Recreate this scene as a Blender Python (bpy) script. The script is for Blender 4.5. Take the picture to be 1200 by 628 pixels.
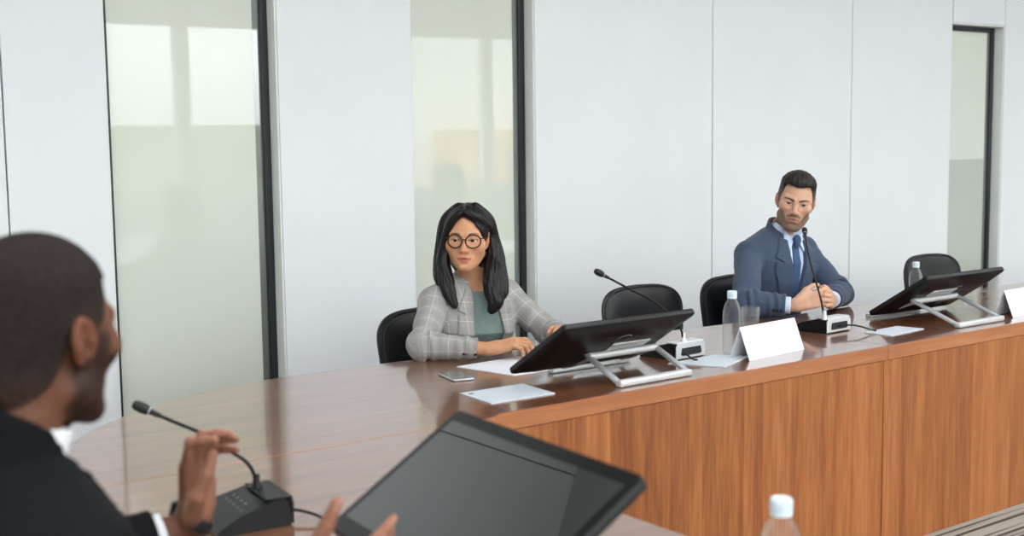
import bpy, bmesh, math, random
import numpy as np
from mathutils import Vector, Matrix

random.seed(7)
for o in list(bpy.data.objects):
    bpy.data.objects.remove(o, do_unlink=True)
scn = bpy.context.scene
COL = scn.collection
PI = math.pi

# ------------------------------------------------------------------ camera
CR = Matrix(((0.8008, 0.0730, -0.5945), (-0.5988, 0.0771, -0.7972), (-0.0122, 0.9943, 0.1060)))
cam_d = bpy.data.cameras.new('camera')
cam_d.sensor_width = 36.0
cam_d.sensor_fit = 'HORIZONTAL'
cam_d.lens = 1485.0 / 1200.0 * 36.0
cam_d.clip_start = 0.05
cam_d.dof.use_dof = True
cam_d.dof.focus_distance = 4.7
cam_d.dof.aperture_fstop = 3.4
cam = bpy.data.objects.new('camera', cam_d)
cam.matrix_world = Matrix.Translation((0, 0, 1.5)) @ CR.to_4x4()
COL.objects.link(cam)
scn.camera = cam

# ------------------------------------------------------------------ view, world
scn.view_settings.view_transform = 'Standard'
scn.view_settings.look = 'None'
scn.view_settings.gamma = 1.0
scn.view_settings.use_curve_mapping = False
scn.view_settings.exposure = 1.08
WORLD_STRENGTH = 3.2
LAMP_STRENGTH = 4.2
w = bpy.data.worlds.new('overcast_sky')
scn.world = w
w.use_nodes = True
nt = w.node_tree
nt.nodes.clear()
out = nt.nodes.new('ShaderNodeOutputWorld')
bg = nt.nodes.new('ShaderNodeBackground')
ramp = nt.nodes.new('ShaderNodeValToRGB')
sep = nt.nodes.new('ShaderNodeSeparateXYZ')
tc = nt.nodes.new('ShaderNodeTexCoord')
mr = nt.nodes.new('ShaderNodeMapRange')
mr.inputs['From Min'].default_value = -0.3
mr.inputs['From Max'].default_value = 0.7
nt.links.new(tc.outputs['Generated'], sep.inputs[0])
nt.links.new(sep.outputs['Z'], mr.inputs['Value'])
nt.links.new(mr.outputs[0], ramp.inputs[0])
ramp.color_ramp.elements[0].position = 0.25
ramp.color_ramp.elements[0].color = (0.30, 0.31, 0.32, 1)
ramp.color_ramp.elements[1].position = 0.36
ramp.color_ramp.elements[1].color = (0.93, 0.98, 1.0, 1)
nt.links.new(ramp.outputs[0], bg.inputs['Color'])
bg.inputs['Strength'].default_value = WORLD_STRENGTH
nt.links.new(bg.outputs[0], out.inputs[0])


# ------------------------------------------------------------------ materials
def lin(c):
    return tuple((v / 255.0) / 12.92 if v / 255.0 <= 0.04045 else ((v / 255.0 + 0.055) / 1.055) ** 2.4 for v in c)


def new_mat(name):
    m = bpy.data.materials.new(name)
    m.use_nodes = True
    n = m.node_tree
    return m, n, n.nodes['Principled BSDF']


def setp(b, **kw):
    for k, v in kw.items():
        k = k.replace('_', ' ')
        if k in b.inputs:
            b.inputs[k].default_value = v


def plain(name, rgb, rough=0.5, metal=0.0, spec=0.5, var=0.06, scale=30.0, bump=0.0, **kw):
    """single colour with slight procedural variation"""
    m, n, b = new_mat(name)
    c = lin(rgb)
    t = n.nodes.new('ShaderNodeTexCoord')
    no = n.nodes.new('ShaderNodeTexNoise')
    no.inputs['Scale'].default_value = scale
    no.inputs['Detail'].default_value = 4
    n.links.new(t.outputs['Object'], no.inputs['Vector'])
    r = n.nodes.new('ShaderNodeValToRGB')
    r.color_ramp.elements[0].position = 0.3
    r.color_ramp.elements[1].position = 0.7
    r.color_ramp.elements[0].color = tuple(v * (1 - var) for v in c) + (1,)
    r.color_ramp.elements[1].color = tuple(min(1, v * (1 + var)) for v in c) + (1,)
    n.links.new(no.outputs['Fac'], r.inputs[0])
    n.links.new(r.outputs[0], b.inputs['Base Color'])
    setp(b, Roughness=rough, Metallic=metal, Specular_IOR_Level=spec, **kw)
    if bump:
        bp = n.nodes.new('ShaderNodeBump')
        bp.inputs['Strength'].default_value = bump
        bp.inputs['Distance'].default_value = 0.002
        n.links.new(no.outputs['Fac'], bp.inputs['Height'])
        n.links.new(bp.outputs[0], b.inputs['Normal'])
    return m


def wood(name, dark, mid, light, axis, strip=None, rough=0.3, coat=0.0, spec=0.5, ior=1.5, coat_ior=1.5):
    """grain runs along axis; strip = width of veneer strips (across = the in-plane horizontal)"""
    m, n, b = new_mat(name)
    N = n.nodes.new
    t = N('ShaderNodeTexCoord')
    mp = N('ShaderNodeMapping')
    sc = [14.0, 14.0, 14.0]
    sc[axis] = 0.9
    mp.inputs['Scale'].default_value = sc
    n.links.new(t.outputs['Object'], mp.inputs['Vector'])
    vec = mp.outputs[0]
    if strip:
        sp = N('ShaderNodeSeparateXYZ')
        n.links.new(t.outputs['Object'], sp.inputs[0])
        ad = N('ShaderNodeMath'); ad.operation = 'ADD'
        n.links.new(sp.outputs['X'], ad.inputs[0])
        n.links.new(sp.outputs['Y'], ad.inputs[1])
        # irregular strip edges: low-frequency warp of the coordinate across
        wz = N('ShaderNodeTexNoise'); wz.noise_dimensions = '1D'
        wz.inputs['Scale'].default_value = 2.3
        wz.inputs['Detail'].default_value = 0
        n.links.new(ad.outputs[0], wz.inputs['W'])
        ma = N('ShaderNodeMath'); ma.operation = 'MULTIPLY_ADD'
        ma.inputs[1].default_value = 0.35
        n.links.new(wz.outputs['Fac'], ma.inputs[0])
        n.links.new(ad.outputs[0], ma.inputs[2])
        dv = N('ShaderNodeMath'); dv.operation = 'DIVIDE'; dv.inputs[1].default_value = strip
        n.links.new(ma.outputs[0], dv.inputs[0])
        fl = N('ShaderNodeMath'); fl.operation = 'FLOOR'
        n.links.new(dv.outputs[0], fl.inputs[0])
        wn = N('ShaderNodeTexWhiteNoise'); wn.noise_dimensions = '1D'
        n.links.new(fl.outputs[0], wn.inputs['W'])
        vm = N('ShaderNodeVectorMath'); vm.operation = 'MULTIPLY_ADD'
        vm.inputs[1].default_value = (3, 3, 9)
        n.links.new(wn.outputs['Color'], vm.inputs[0])
        n.links.new(mp.outputs[0], vm.inputs[2])
        vec = vm.outputs[0]
    n1 = N('ShaderNodeTexNoise')
    n1.inputs['Scale'].default_value = 1.6
    n1.inputs['Detail'].default_value = 6
    n1.inputs['Roughness'].default_value = 0.6
    n1.inputs['Distortion'].default_value = 0.5
    n.links.new(vec, n1.inputs['Vector'])
    n2 = N('ShaderNodeTexNoise')
    n2.inputs['Scale'].default_value = 7.0
    n2.inputs['Detail'].default_value = 5
    n.links.new(vec, n2.inputs['Vector'])
    mx = N('ShaderNodeMath'); mx.operation = 'MULTIPLY_ADD'
    mx.inputs[1].default_value = 0.45
    n.links.new(n2.outputs['Fac'], mx.inputs[0])
    m3 = N('ShaderNodeMath'); m3.operation = 'MULTIPLY'; m3.inputs[1].default_value = 0.55
    n.links.new(n1.outputs['Fac'], m3.inputs[0])
    n.links.new(m3.outputs[0], mx.inputs[2])
    fac = mx.outputs[0]
    if strip:
        a2 = N('ShaderNodeMath'); a2.operation = 'MULTIPLY_ADD'
        a2.inputs[1].default_value = 0.18
        n.links.new(wn.outputs['Value'], a2.inputs[0])
        s2 = N('ShaderNodeMath'); s2.operation = 'SUBTRACT'; s2.inputs[1].default_value = 0.09
        n.links.new(fac, s2.inputs[0])
        n.links.new(s2.outputs[0], a2.inputs[2])
        fac = a2.outputs[0]
    r = N('ShaderNodeValToRGB')
    r.color_ramp.elements[0].position = 0.30
    r.color_ramp.elements[0].color = lin(dark) + (1,)
    r.color_ramp.elements[1].position = 0.70
    r.color_ramp.elements[1].color = lin(light) + (1,)
    e = r.color_ramp.elements.new(0.5)
    e.color = lin(mid) + (1,)
    n.links.new(fac, r.inputs[0])
    n.links.new(r.outputs[0], b.inputs['Base Color'])
    setp(b, Roughness=rough, Specular_IOR_Level=spec, Coat_Weight=coat, Coat_Roughness=0.08, Coat_IOR=coat_ior, IOR=ior)
    return m


def clear_mat(name, tint, rough=0.0, mix=0.85):
    m, n, b = new_mat(name)
    setp(b, Base_Color=lin(tint) + (1,), Roughness=rough, Transmission_Weight=0.72, IOR=1.12)
    tr = n.nodes.new('ShaderNodeBsdfTransparent')
    ms = n.nodes.new('ShaderNodeMixShader')
    lw = n.nodes.new('ShaderNodeLayerWeight')
    lw.inputs[0].default_value = 0.35
    mrn = n.nodes.new('ShaderNodeMapRange')
    mrn.inputs['To Min'].default_value = 0.12
    mrn.inputs['To Max'].default_value = 0.60
    n.links.new(lw.outputs['Facing'], mrn.inputs['Value'])
    n.links.new(mrn.outputs[0], ms.inputs[0])
    n.links.new(tr.outputs[0], ms.inputs[1])
    n.links.new(b.outputs[0], ms.inputs[2])
    n.links.new(ms.outputs[0], n.nodes['Material Output'].inputs['Surface'])
    return m


M = {}
M['wall'] = plain('painted_wall_panel', (231, 235, 237), rough=0.42, spec=0.3, var=0.012, scale=3)
M['reveal'] = plain('pale_reveal', (236, 240, 236), rough=0.5, var=0.02)
M['seam'] = plain('shadow_gap', (70, 74, 78), rough=0.7)
M['frame'] = plain('anthracite_frame', (38, 41, 44), rough=0.35, var=0.05)
M['ceiling'] = plain('ceiling_paint', (196, 198, 199), rough=0.8, var=0.02)
M['glass'] = plain('frosted_glass', (217, 222, 210), rough=0.5, spec=0.0, var=0.02, scale=1.2, Coat_Weight=1.0, Coat_Roughness=0.015, Coat_IOR=1.6)
M['glass_dark'] = plain('clear_glass_edge', (112, 120, 114), rough=0.02, spec=0.8, var=0.05, scale=4, Coat_Weight=1.0, Coat_Roughness=0.01, Coat_IOR=1.7)
M['glass_low'] = plain('etched_glass', (186, 193, 181), rough=0.5, spec=0.0, var=0.02, scale=1.5, Coat_Weight=1.0, Coat_Roughness=0.02)
M['top'] = wood('walnut_top', (92, 56, 36), (118, 74, 48), (140, 92, 62), 0, rough=0.30, coat=1.0, spec=0.4, coat_ior=1.78)
M['front'] = wood('walnut_front', (120, 68, 34), (152, 91, 49), (175, 111, 64), 2, strip=0.085, rough=0.42, spec=0.35)
M['edge'] = wood('walnut_edge', (146, 88, 54), (166, 104, 66), (182, 120, 80), 0, rough=0.35)
M['black'] = plain('black_plastic', (9, 10, 11), rough=0.38, spec=0.32, var=0.1)
M['black_soft'] = plain('soft_black', (15, 16, 17), rough=0.55, var=0.1)
M['screen'] = plain('screen_glass', (25, 30, 31), rough=0.03, spec=0.8, var=0.05, Coat_Weight=1.0, Coat_Roughness=0.01, Coat_IOR=1.75)
M['bezel'] = plain('screen_bezel', (13, 14, 16), rough=0.14, spec=0.5, var=0.05)
M['silver'] = plain('brushed_aluminium', (196, 199, 202), rough=0.36, metal=0.55, var=0.04, scale=60)
M['silver_paint'] = plain('silver_paint', (206, 208, 209), rough=0.38, metal=0.35, var=0.03)
M['paper'] = plain('white_paper', (228, 231, 236), rough=0.7, spec=0.2, var=0.015, scale=8)
M['notepad'] = plain('pad_paper', (200, 208, 214), rough=0.7, spec=0.2, var=0.015, scale=8)
M['cap'] = plain('bottle_cap', (212, 228, 236), rough=0.35, var=0.05, scale=60)
M['water'] = clear_mat('bottle_plastic', (236, 242, 242))
M['tumbler'] = clear_mat('tumbler_glass', (238, 242, 240))
M['leather'] = plain('black_leather', (15, 16, 18), rough=0.42, spec=0.5, var=0.18, scale=120, bump=0.12)
M['piping'] = plain('leather_piping', (26, 27, 29), rough=0.5, var=0.3, scale=300)
M['chrome'] = plain('chrome', (205, 207, 210), rough=0.15, metal=1.0, var=0.02)
M['stitch'] = plain('pale_stitching', (84, 84, 86), rough=0.7)
M['print'] = plain('printed_marks', (118, 122, 125), rough=0.5)


M['facade'] = plain('stone_facade', (140, 146, 132), rough=0.8, var=0.15, scale=0.5)
M['orange'] = plain('orange_cladding', (226, 168, 84), rough=0.7, var=0.2, scale=0.6)


def carpet_mat():
    m, n, b = new_mat('striped_carpet')
    N = n.nodes.new
    t = N('ShaderNodeTexCoord')
    mp = N('ShaderNodeMapping')
    mp.inputs['Rotation'].default_value = (0, 0, 0)
    mp.inputs['Scale'].default_value = (0.8, 62.0, 1.0)
    n.links.new(t.outputs['Object'], mp.inputs['Vector'])
    a = N('ShaderNodeTexNoise'); a.inputs['Scale'].default_value = 1.0; a.inputs['Detail'].default_value = 2
    n.links.new(mp.outputs[0], a.inputs['Vector'])
    f = N('ShaderNodeTexNoise'); f.inputs['Scale'].default_value = 420; f.inputs['Detail'].default_value = 2
    n.links.new(t.outputs['Object'], f.inputs['Vector'])
    mx = N('ShaderNodeMath'); mx.operation = 'MULTIPLY_ADD'; mx.inputs[1].default_value = 0.22
    n.links.new(f.outputs['Fac'], mx.inputs[0])
    n.links.new(a.outputs['Fac'], mx.inputs[2])
    r = N('ShaderNodeValToRGB')
    r.color_ramp.elements[0].position = 0.48
    r.color_ramp.elements[0].color = lin((70, 68, 63)) + (1,)
    r.color_ramp.elements[1].position = 0.62
    r.color_ramp.elements[1].color = lin((158, 154, 144)) + (1,)
    n.links.new(mx.outputs[0], r.inputs[0])
    n.links.new(r.outputs[0], b.inputs['Base Color'])
    setp(b, Roughness=0.95, Specular_IOR_Level=0.1)
    bp = N('ShaderNodeBump'); bp.inputs['Strength'].default_value = 0.5; bp.inputs['Distance'].default_value = 0.004
    n.links.new(mx.outputs[0], bp.inputs['Height'])
    n.links.new(bp.outputs[0], b.inputs['Normal'])
    return m


M['carpet'] = carpet_mat()


def emit_mat(name, rgb, s):
    m = bpy.data.materials.new(name)
    m.use_nodes = True
    n = m.node_tree
    n.nodes.clear()
    o = n.nodes.new('ShaderNodeOutputMaterial')
    e = n.nodes.new('ShaderNodeEmission')
    e.inputs[0].default_value = lin(rgb) + (1,)
    e.inputs[1].default_value = s
    n.links.new(e.outputs[0], o.inputs[0])
    return m


M['lamp'] = emit_mat('lamp_diffuser', (250, 251, 254), LAMP_STRENGTH)


# ------------------------------------------------------------------ mesh helpers
class MB:
    """collects shapes into one bmesh, links them as one mesh object"""

    def __init__(self):
        self.bm = bmesh.new()

    def _xf(self, verts, mat):
        if mat is not None:
            bmesh.ops.transform(self.bm, matrix=mat, verts=verts)

    def box(self, lo, hi, bev=0.0, seg=2, mat=None):
        r = bmesh.ops.create_cube(self.bm, size=1.0)
        vs = r['verts']
        lo, hi = Vector(lo), Vector(hi)
        for v in vs:
            v.co = Vector(((lo[i] + hi[i]) / 2 + v.co[i] * (hi[i] - lo[i])) for i in range(3))
        if bev > 0:
            es = list({e for v in vs for e in v.link_edges})
            rr = bmesh.ops.bevel(self.bm, geom=es, offset=bev, segments=seg, affect='EDGES', profile=0.5)
            vs = list({v for f in rr['faces'] for v in f.verts} | {v for v in vs if v.is_valid})
        self._xf(vs, mat)
        return self

    def prism(self, pts, z0, z1, bev=0.0, seg=2, mat=None):
        """polygon pts (x, y) extruded z0..z1"""
        a = [self.bm.verts.new((p[0], p[1], z0)) for p in pts]
        b_ = [self.bm.verts.new((p[0], p[1], z1)) for p in pts]
        k = len(pts)
        fs = [self.bm.faces.new(a[::-1]), self.bm.faces.new(b_)]
        for i in range(k):
            fs.append(self.bm.faces.new((a[i], a[(i + 1) % k], b_[(i + 1) % k], b_[i])))
        vs = a + b_
        bmesh.ops.recalc_face_normals(self.bm, faces=fs)
        if bev > 0:
            es = list({e for f in fs[:2] for e in f.edges})
            rr = bmesh.ops.bevel(self.bm, geom=es, offset=bev, segments=seg, affect='EDGES', profile=0.5)
            vs = list({v for f in rr['faces'] for v in f.verts} | {v for v in vs if v.is_valid})
        self._xf(vs, mat)
        return self

    def lathe(self, prof, seg=32, mat=None):
        rings = []
        for r, z in prof:
            if r < 1e-6:
                rings.append([self.bm.verts.new((0, 0, z))])
            else:
                rings.append([self.bm.verts.new((r * math.cos(2 * PI * i / seg), r * math.sin(2 * PI * i / seg), z)) for i in range(seg)])
        for A, B in zip(rings, rings[1:]):
            for i in range(seg):
                j = (i + 1) % seg
                if len(A) == 1 and len(B) == 1:
                    continue
                if len(A) == 1:
                    self.bm.faces.new((A[0], B[j], B[i]))
                elif len(B) == 1:
                    self.bm.faces.new((A[i], A[j], B[0]))
                else:
                    self.bm.faces.new((A[i], A[j], B[j], B[i]))
        self._xf([v for R in rings for v in R], mat)
        return self

    def tube(self, pts, rad, seg=10, caps=True, mat=None, sub=4):
        """round tube along a smoothed path; rad a number or one per point"""
        pts = [Vector(p) for p in pts]
        rads = [rad] * len(pts) if not hasattr(rad, '__len__') else list(rad)
        P, Rr = [], []
        n_ = len(pts)
        if n_ > 2 and sub > 1:
            for i in range(n_ - 1):
                p0, p1, p2, p3 = pts[max(i - 1, 0)], pts[i], pts[i + 1], pts[min(i + 2, n_ - 1)]
                for k in range(sub):
                    t = k / sub
                    P.append(0.5 * ((2 * p1) + (p2 - p0) * t + (2 * p0 - 5 * p1 + 4 * p2 - p3) * t * t + (3 * p1 - p0 - 3 * p2 + p3) * t ** 3))
                    Rr.append(rads[i] * (1 - t) + rads[i + 1] * t)
            P.append(pts[-1]); Rr.append(rads[-1])
        else:
            P, Rr = pts, rads
        up = Vector((0, 0, 1))
        rings = []
        nrm = None
        for i, p in enumerate(P):
            d = (P[min(i + 1, len(P) - 1)] - P[max(i - 1, 0)]).normalized()
            if nrm is None:
                nrm = d.cross(up)
                if nrm.length < 1e-3:
                    nrm = d.cross(Vector((1, 0, 0)))
                nrm.normalize()
            else:
                nrm = (nrm - d * nrm.dot(d)).normalized()
            bn = d.cross(nrm)
            rings.append([self.bm.verts.new(p + (nrm * math.cos(2 * PI * k / seg) + bn * math.sin(2 * PI * k / seg)) * Rr[i]) for k in range(seg)])
        for A, B in zip(rings, rings[1:]):
            for k in range(seg):
                j = (k + 1) % seg
                self.bm.faces.new((A[k], A[j], B[j], B[k]))
        if caps:
            self.bm.faces.new(rings[0][::-1])
            self.bm.faces.new(rings[-1])
        self._xf([v for R in rings for v in R], mat)
        return self

    def grid(self, fn, nu, nv, closed_u=False):
        G = [[self.bm.verts.new(fn(i / (nu if closed_u else nu - 1), j / (nv - 1))) for j in range(nv)] for i in range(nu)]
        for i in range(nu if closed_u else nu - 1):
            for j in range(nv - 1):
                a = (i + 1) % nu
                self.bm.faces.new((G[i][j], G[a][j], G[a][j + 1], G[i][j + 1]))
        return G

    def build(self, name, mat, parent=None, smooth=40.0, weld=False):
        bm = self.bm
        if weld:
            bmesh.ops.remove_doubles(bm, verts=bm.verts, dist=1e-5)
        bmesh.ops.recalc_face_normals(bm, faces=bm.faces)
        if smooth:
            for f in bm.faces:
                f.smooth = True
            for e in bm.edges:
                if len(e.link_faces) == 2 and e.calc_face_angle(0.0) > math.radians(smooth):
                    e.smooth = False
        me = bpy.data.meshes.new(name)
        bm.to_mesh(me)
        bm.free()
        me.materials.append(mat)
        o = bpy.data.objects.new(name, me)
        COL.objects.link(o)
        if parent is not None:
            o.parent = parent
        return o


def tag(o, label=None, cat=None, group=None, kind=None):
    if label: o['label'] = label
    if cat: o['category'] = cat
    if group: o['group'] = group
    if kind: o['kind'] = kind
    return o


def thing(name, loc, label, cat, group=None, rz=0.0):
    o = bpy.data.objects.new(name, None)
    o.empty_display_size = 0.05
    COL.objects.link(o)
    o.location = loc
    o.rotation_euler = (0, 0, rz)
    return tag(o, label, cat, group)


def struct(mb, name, mat, smooth=40.0, parent=None):
    o = mb.build(name, mat, parent, smooth)
    if parent is None:
        o['kind'] = 'structure'
    return o


def copy_tree(o, parent=None):
    c = o.copy()
    COL.objects.link(c)
    if parent is not None:
        c.parent = parent
    for ch in [x for x in o.children]:
        copy_tree(ch, c)
    return c


def rotz(a):
    return Matrix.Rotation(a, 4, 'Z')


# ------------------------------------------------------------------ room shell
WY = 4.9            # face of the panelled wall
CEIL = 3.75
X0, X1, YN = -3.2, 12.5, -4.6
struct(MB().box((X0 - 0.2, YN - 0.2, -0.1), (X1 + 0.2, WY + 0.4, 0.0)), 'floor', M['carpet'])
struct(MB().box((X0 - 0.2, YN - 0.2, CEIL), (X1 + 0.2, WY + 0.4, CEIL + 0.1)), 'ceiling', M['ceiling'])
WINS = [(1.708, 2.437), (3.104, 3.805), (7.200, 7.790)]
HEADS = {1.708: 3.2, 3.104: 3.2, 7.200: 2.168}
REC = 0.075
seams = [-0.2, 1.320, 5.026, 6.201, 9.2, 10.8]
wall = MB()
g = 0.003
xs = sorted([X0] + seams + [v for a in WINS for v in a] + [X1])
for a, b in zip(xs, xs[1:]):
    if (a, b) in WINS:
        wall.box((a + g, WY, HEADS[a] + 2 * g), (b - g, WY + 0.06, CEIL - 0.001), 0.0015, 1)
    else:
        wall.box((a + g, WY, 0.08), (b - g, WY + 0.06, CEIL - 0.001), 0.0015, 1)
struct(wall, 'wall_back', M['wall'])
gap = MB()
for a, b in zip(xs, xs[1:]):
    if (a, b) in WINS:
        gap.box((a - 0.02, WY + 0.055, HEADS[a]), (b + 0.02, WY + 0.2, CEIL - 0.001))
    else:
        gap.box((a, WY + 0.055, 0.0), (b, WY + 0.2, CEIL - 0.001))
struct(gap, 'trim_1', M['seam'])
sk = MB()
for a, b in zip(xs, xs[1:]):
    if (a, b) not in WINS:
        sk.box((a, WY - 0.002, 0.0), (b, WY + 0.05, 0.075), 0.002, 1)
struct(sk, 'baseboard_back', M['seam'])

for i, (a, b) in enumerate(WINS):
    HEAD = HEADS[a]
    fr = MB()
    y0, y1 = WY + REC, WY + REC + 0.06
    fw = 0.037
    fr.box((a, y0, 0.0), (a + fw, y1, HEAD), 0.003, 1)
    fr.box((b - fw, y0, 0.0), (b, y1, HEAD), 0.003, 1)
    fr.box((a + fw, y0, HEAD - fw), (b - fw, y1, HEAD), 0.003, 1)
    fr.box((a + fw, y0, 0.0), (b - fw, y1, 0.09), 0.003, 1)
    o = struct(fr, 'window_%d' % (i + 1), M['frame'])
    rv = MB()
    rv.box((b - 0.004, WY + 0.008, 0.0), (b + 0.016, y0 + 0.005, HEAD), 0.001, 1)
    rv.box((a - 0.016, WY + 0.008, 0.0), (a + 0.004, y0 + 0.005, HEAD), 0.001, 1)
    rv.box((a, WY + 0.008, HEAD - 0.004), (b, y0 + 0.005, HEAD + 0.01), 0.001, 1)
    rv.build('reveal', M['reveal'], o)
    yp = y0 + 0.016
    sx = b - fw - 0.030     # the film stops short of the right edge: a strip of bare glass stays clear
    z1 = HEAD - fw
    if i == 2:
        MB().box((a + fw, yp, 1.29), (sx, yp + 0.012, z1)).build('pane', M['glass'], o)
        MB().box((a + fw, yp, 0.09), (sx, yp + 0.012, 1.29)).build('lower_pane', M['glass_low'], o)
    else:
        MB().box((a + fw, yp, 0.09), (sx, yp + 0.012, z1)).build('pane', M['glass'], o)
    MB().box((sx, yp, 0.09), (b - fw, yp + 0.012, z1)).build('clear_strip', M['glass_dark'], o)

struct(MB().box((X0 - 0.15, YN, 0.0), (X0, WY, CEIL)), 'wall_left', M['wall'])
struct(MB().box((X1, YN, 0.0), (X1 + 0.15, WY, CEIL)), 'wall_right', M['wall'])
# the window wall across the room: sill, head, piers; daylight comes in between
ww = MB()
ww.box((X0, YN - 0.2, 0.0), (X1, YN, 0.72))
ww.box((X0, YN - 0.2, 2.90), (X1, YN, CEIL))
struct(ww, 'wall_front', M['wall'])
nb = 7
step = (X1 - X0) / nb
for k in range(nb):
    a = X0 + k * step + (0.245 if k else 0.0)
    b = X0 + (k + 1) * step + (0.245 if k < nb - 1 else 0.0)
    fr = MB()
    fr.box((a, YN - 0.14, 0.72), (a + 0.09, YN - 0.02, 2.90), 0.004, 1)
    fr.box((b - 0.09, YN - 0.14, 0.72), (b, YN - 0.02, 2.90), 0.004, 1)
    fr.box((a + 0.09, YN - 0.14, 0.72), (b - 0.09, YN - 0.02, 0.80), 0.004, 1)
    fr.box((a + 0.09, YN - 0.14, 2.82), (b - 0.09, YN - 0.02, 2.90), 0.004, 1)
    struct(fr, 'window_%d' % (k + 4), M['reveal'])

# buildings across the street, seen only as reflections; the tall pale block is added
fa = MB().box((-14, -19.0, -6.0), (14.4, -16.0, 1.75))
for k in range(13):
    fa.box((-13 + 2 * k, -15.99, 0.1), (-11.7 + 2 * k, -15.9, 1.1))
struct(fa, 'reflected_block', M['facade'])
fb = MB()
for k in range(5):
    fb.box((17.2 + 0.9 * k, -17.0, -6.0), (17.6 + 0.9 * k, -15.0, 1.6))
struct(fb, 'reflected_block', M['orange'])
struct(MB().box((14.6, -20.0, -6.0), (30.0, -16.2, 9.0)), 'reflected_block', M['reveal'])  # unseen tall block, added to cover bright sky reflected in a back window

# ------------------------------------------------------------------ ceiling lamps
lamp0 = None
for ix, x in enumerate((-1.2, 1.4, 4.0, 6.6, 9.2)):
    for iy, y in enumerate((-2.6, -0.4, 1.8)):
        if lamp0 is None:
            t = thing('ceiling_light', (x, y, CEIL), 'square recessed ceiling light over the conference tables', 'ceiling light', 'ceiling lights')
            MB().box((-0.62, -0.62, -0.045), (0.62, -0.58, 0)).box((-0.62, 0.58, -0.045), (0.62, 0.62, 0)).box((-0.62, -0.58, -0.045), (-0.58, 0.58, 0)).box((0.58, -0.58, -0.045), (0.62, 0.58, 0)).build('lamp_frame', M['silver_paint'], t)
            MB().box((-0.58, -0.58, -0.035), (0.58, 0.58, -0.02)).build('diffuser', M['lamp'], t)
            lamp0 = t
        else:
            c = copy_tree(lamp0)
            c.location = (x, y, CEIL)

# ------------------------------------------------------------------ conference table
TZ = 0.74
YF = 2.747
XI = 1.648


def smooth_path(pts, n=8):
    out_ = []
    pts = [Vector((p[0], p[1], 0)) for p in pts]
    for i in range(len(pts) - 1):
        p0, p1, p2, p3 = pts[max(i - 1, 0)], pts[i], pts[i + 1], pts[min(i + 2, len(pts) - 1)]
        for k in range(n):
            t = k / n
            q = 0.5 * ((2 * p1) + (p2 - p0) * t + (2 * p0 - 5 * p1 + 4 * p2 - p3) * t * t + (3 * p1 - p0 - 3 * p2 + p3) * t ** 3)
            out_.append((q.x, q.y))
    out_.append((pts[-1].x, pts[-1].y))
    return out_


XS = 3.70           # joint between the two far sections
back = smooth_path([(0.868, 2.722), (0.885, 2.95), (0.99, 3.19), (1.189, 3.385), (1.467, 3.548), (1.746, 3.608), (2.057, 3.616), (2.6, 3.575), (3.1, 3.515), (XS - 0.001, 3.466)], 8)


def table(name, outline, fronts, label, supports, joint=None):
    t = thing(name, (0, 0, 0), label, 'table')
    MB().prism(outline, TZ - 0.0012, TZ, 0.0004, 1).build('tabletop', M['top'], t)
    inset = outline
    MB().prism(inset, TZ - 0.052, TZ - 0.0012, 0.002, 1).build('edge_band', M['edge'], t)
    if joint:
        MB().box(joint[0], joint[1], 0.001, 1).build('joint_edge', M['edge'], t)
    for lo, hi in fronts:
        f = MB().box(lo, hi, 0.0015, 1).build('front_panel', M['front'], t)
    for lo, hi in supports:
        MB().box(lo, hi, 0.002, 1).build('support_panel', M['front'], t)
    return t


o1 = [(XS - 0.001, YF), (0.868, 2.722)] + back[1:]
XC = 1.96
fillet = [(XC - 0.002, 2.716)] + [(XC - 0.31 * math.sin(PI / 2 * k / 10), 2.716 - 0.34 * (1 - math.cos(PI / 2 * k / 10))) for k in range(1, 11)]
o1 = [(XS - 0.001, YF), (XC + 0.04, YF), (XC, 2.722)] + back
tb1 = table('conference_table', o1, [((XC + 0.02, YF + 0.003, 0.0), (XS - 0.02, YF + 0.028, TZ - 0.0525))],
            'walnut conference table section with rounded end before the seated woman', [((1.15, 3.0, 0.0), (1.18, 3.3, TZ - 0.0525)), ((3.5, 2.79, 0.0), (3.53, 3.40, TZ - 0.0525))], ((0.872, 2.7165, TZ - 0.04), (XC, 2.7215, TZ + 0.0006)))
o2 = [(7.6, YF + 0.004), (XS + 0.001, YF), (XS + 0.001, 3.466), (7.6, 3.458)]
tb2 = table('conference_table', o2, [((XS - 0.016, YF + 0.003, 0.0), (7.58, YF + 0.028, TZ - 0.0525))],
            'straight walnut conference table section before the man in blue suit', [((5.2, 2.79, 0.0), (5.23, 3.40, TZ - 0.0525)), ((7.4, 2.79, 0.0), (7.43, 3.40, TZ - 0.0525))])
o3 = fillet[::-1] + [(0.869, 2.716), (0.862, 2.4), (0.86, 0.9), (0.90, 0.55), (1.02, 0.3), (XI, 0.3)]
tb3 = table('conference_table', o3, [((XI - 0.028, 0.32, 0.0), (XI - 0.003, 2.40, TZ - 0.0525))],
            'near walnut table section under the black touchscreen in the foreground', [((1.15, 2.55, 0.0), (1.55, 2.58, TZ - 0.0525)), ((1.15, 0.4, 0.0), (1.55, 0.43, TZ - 0.0525))])


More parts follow.
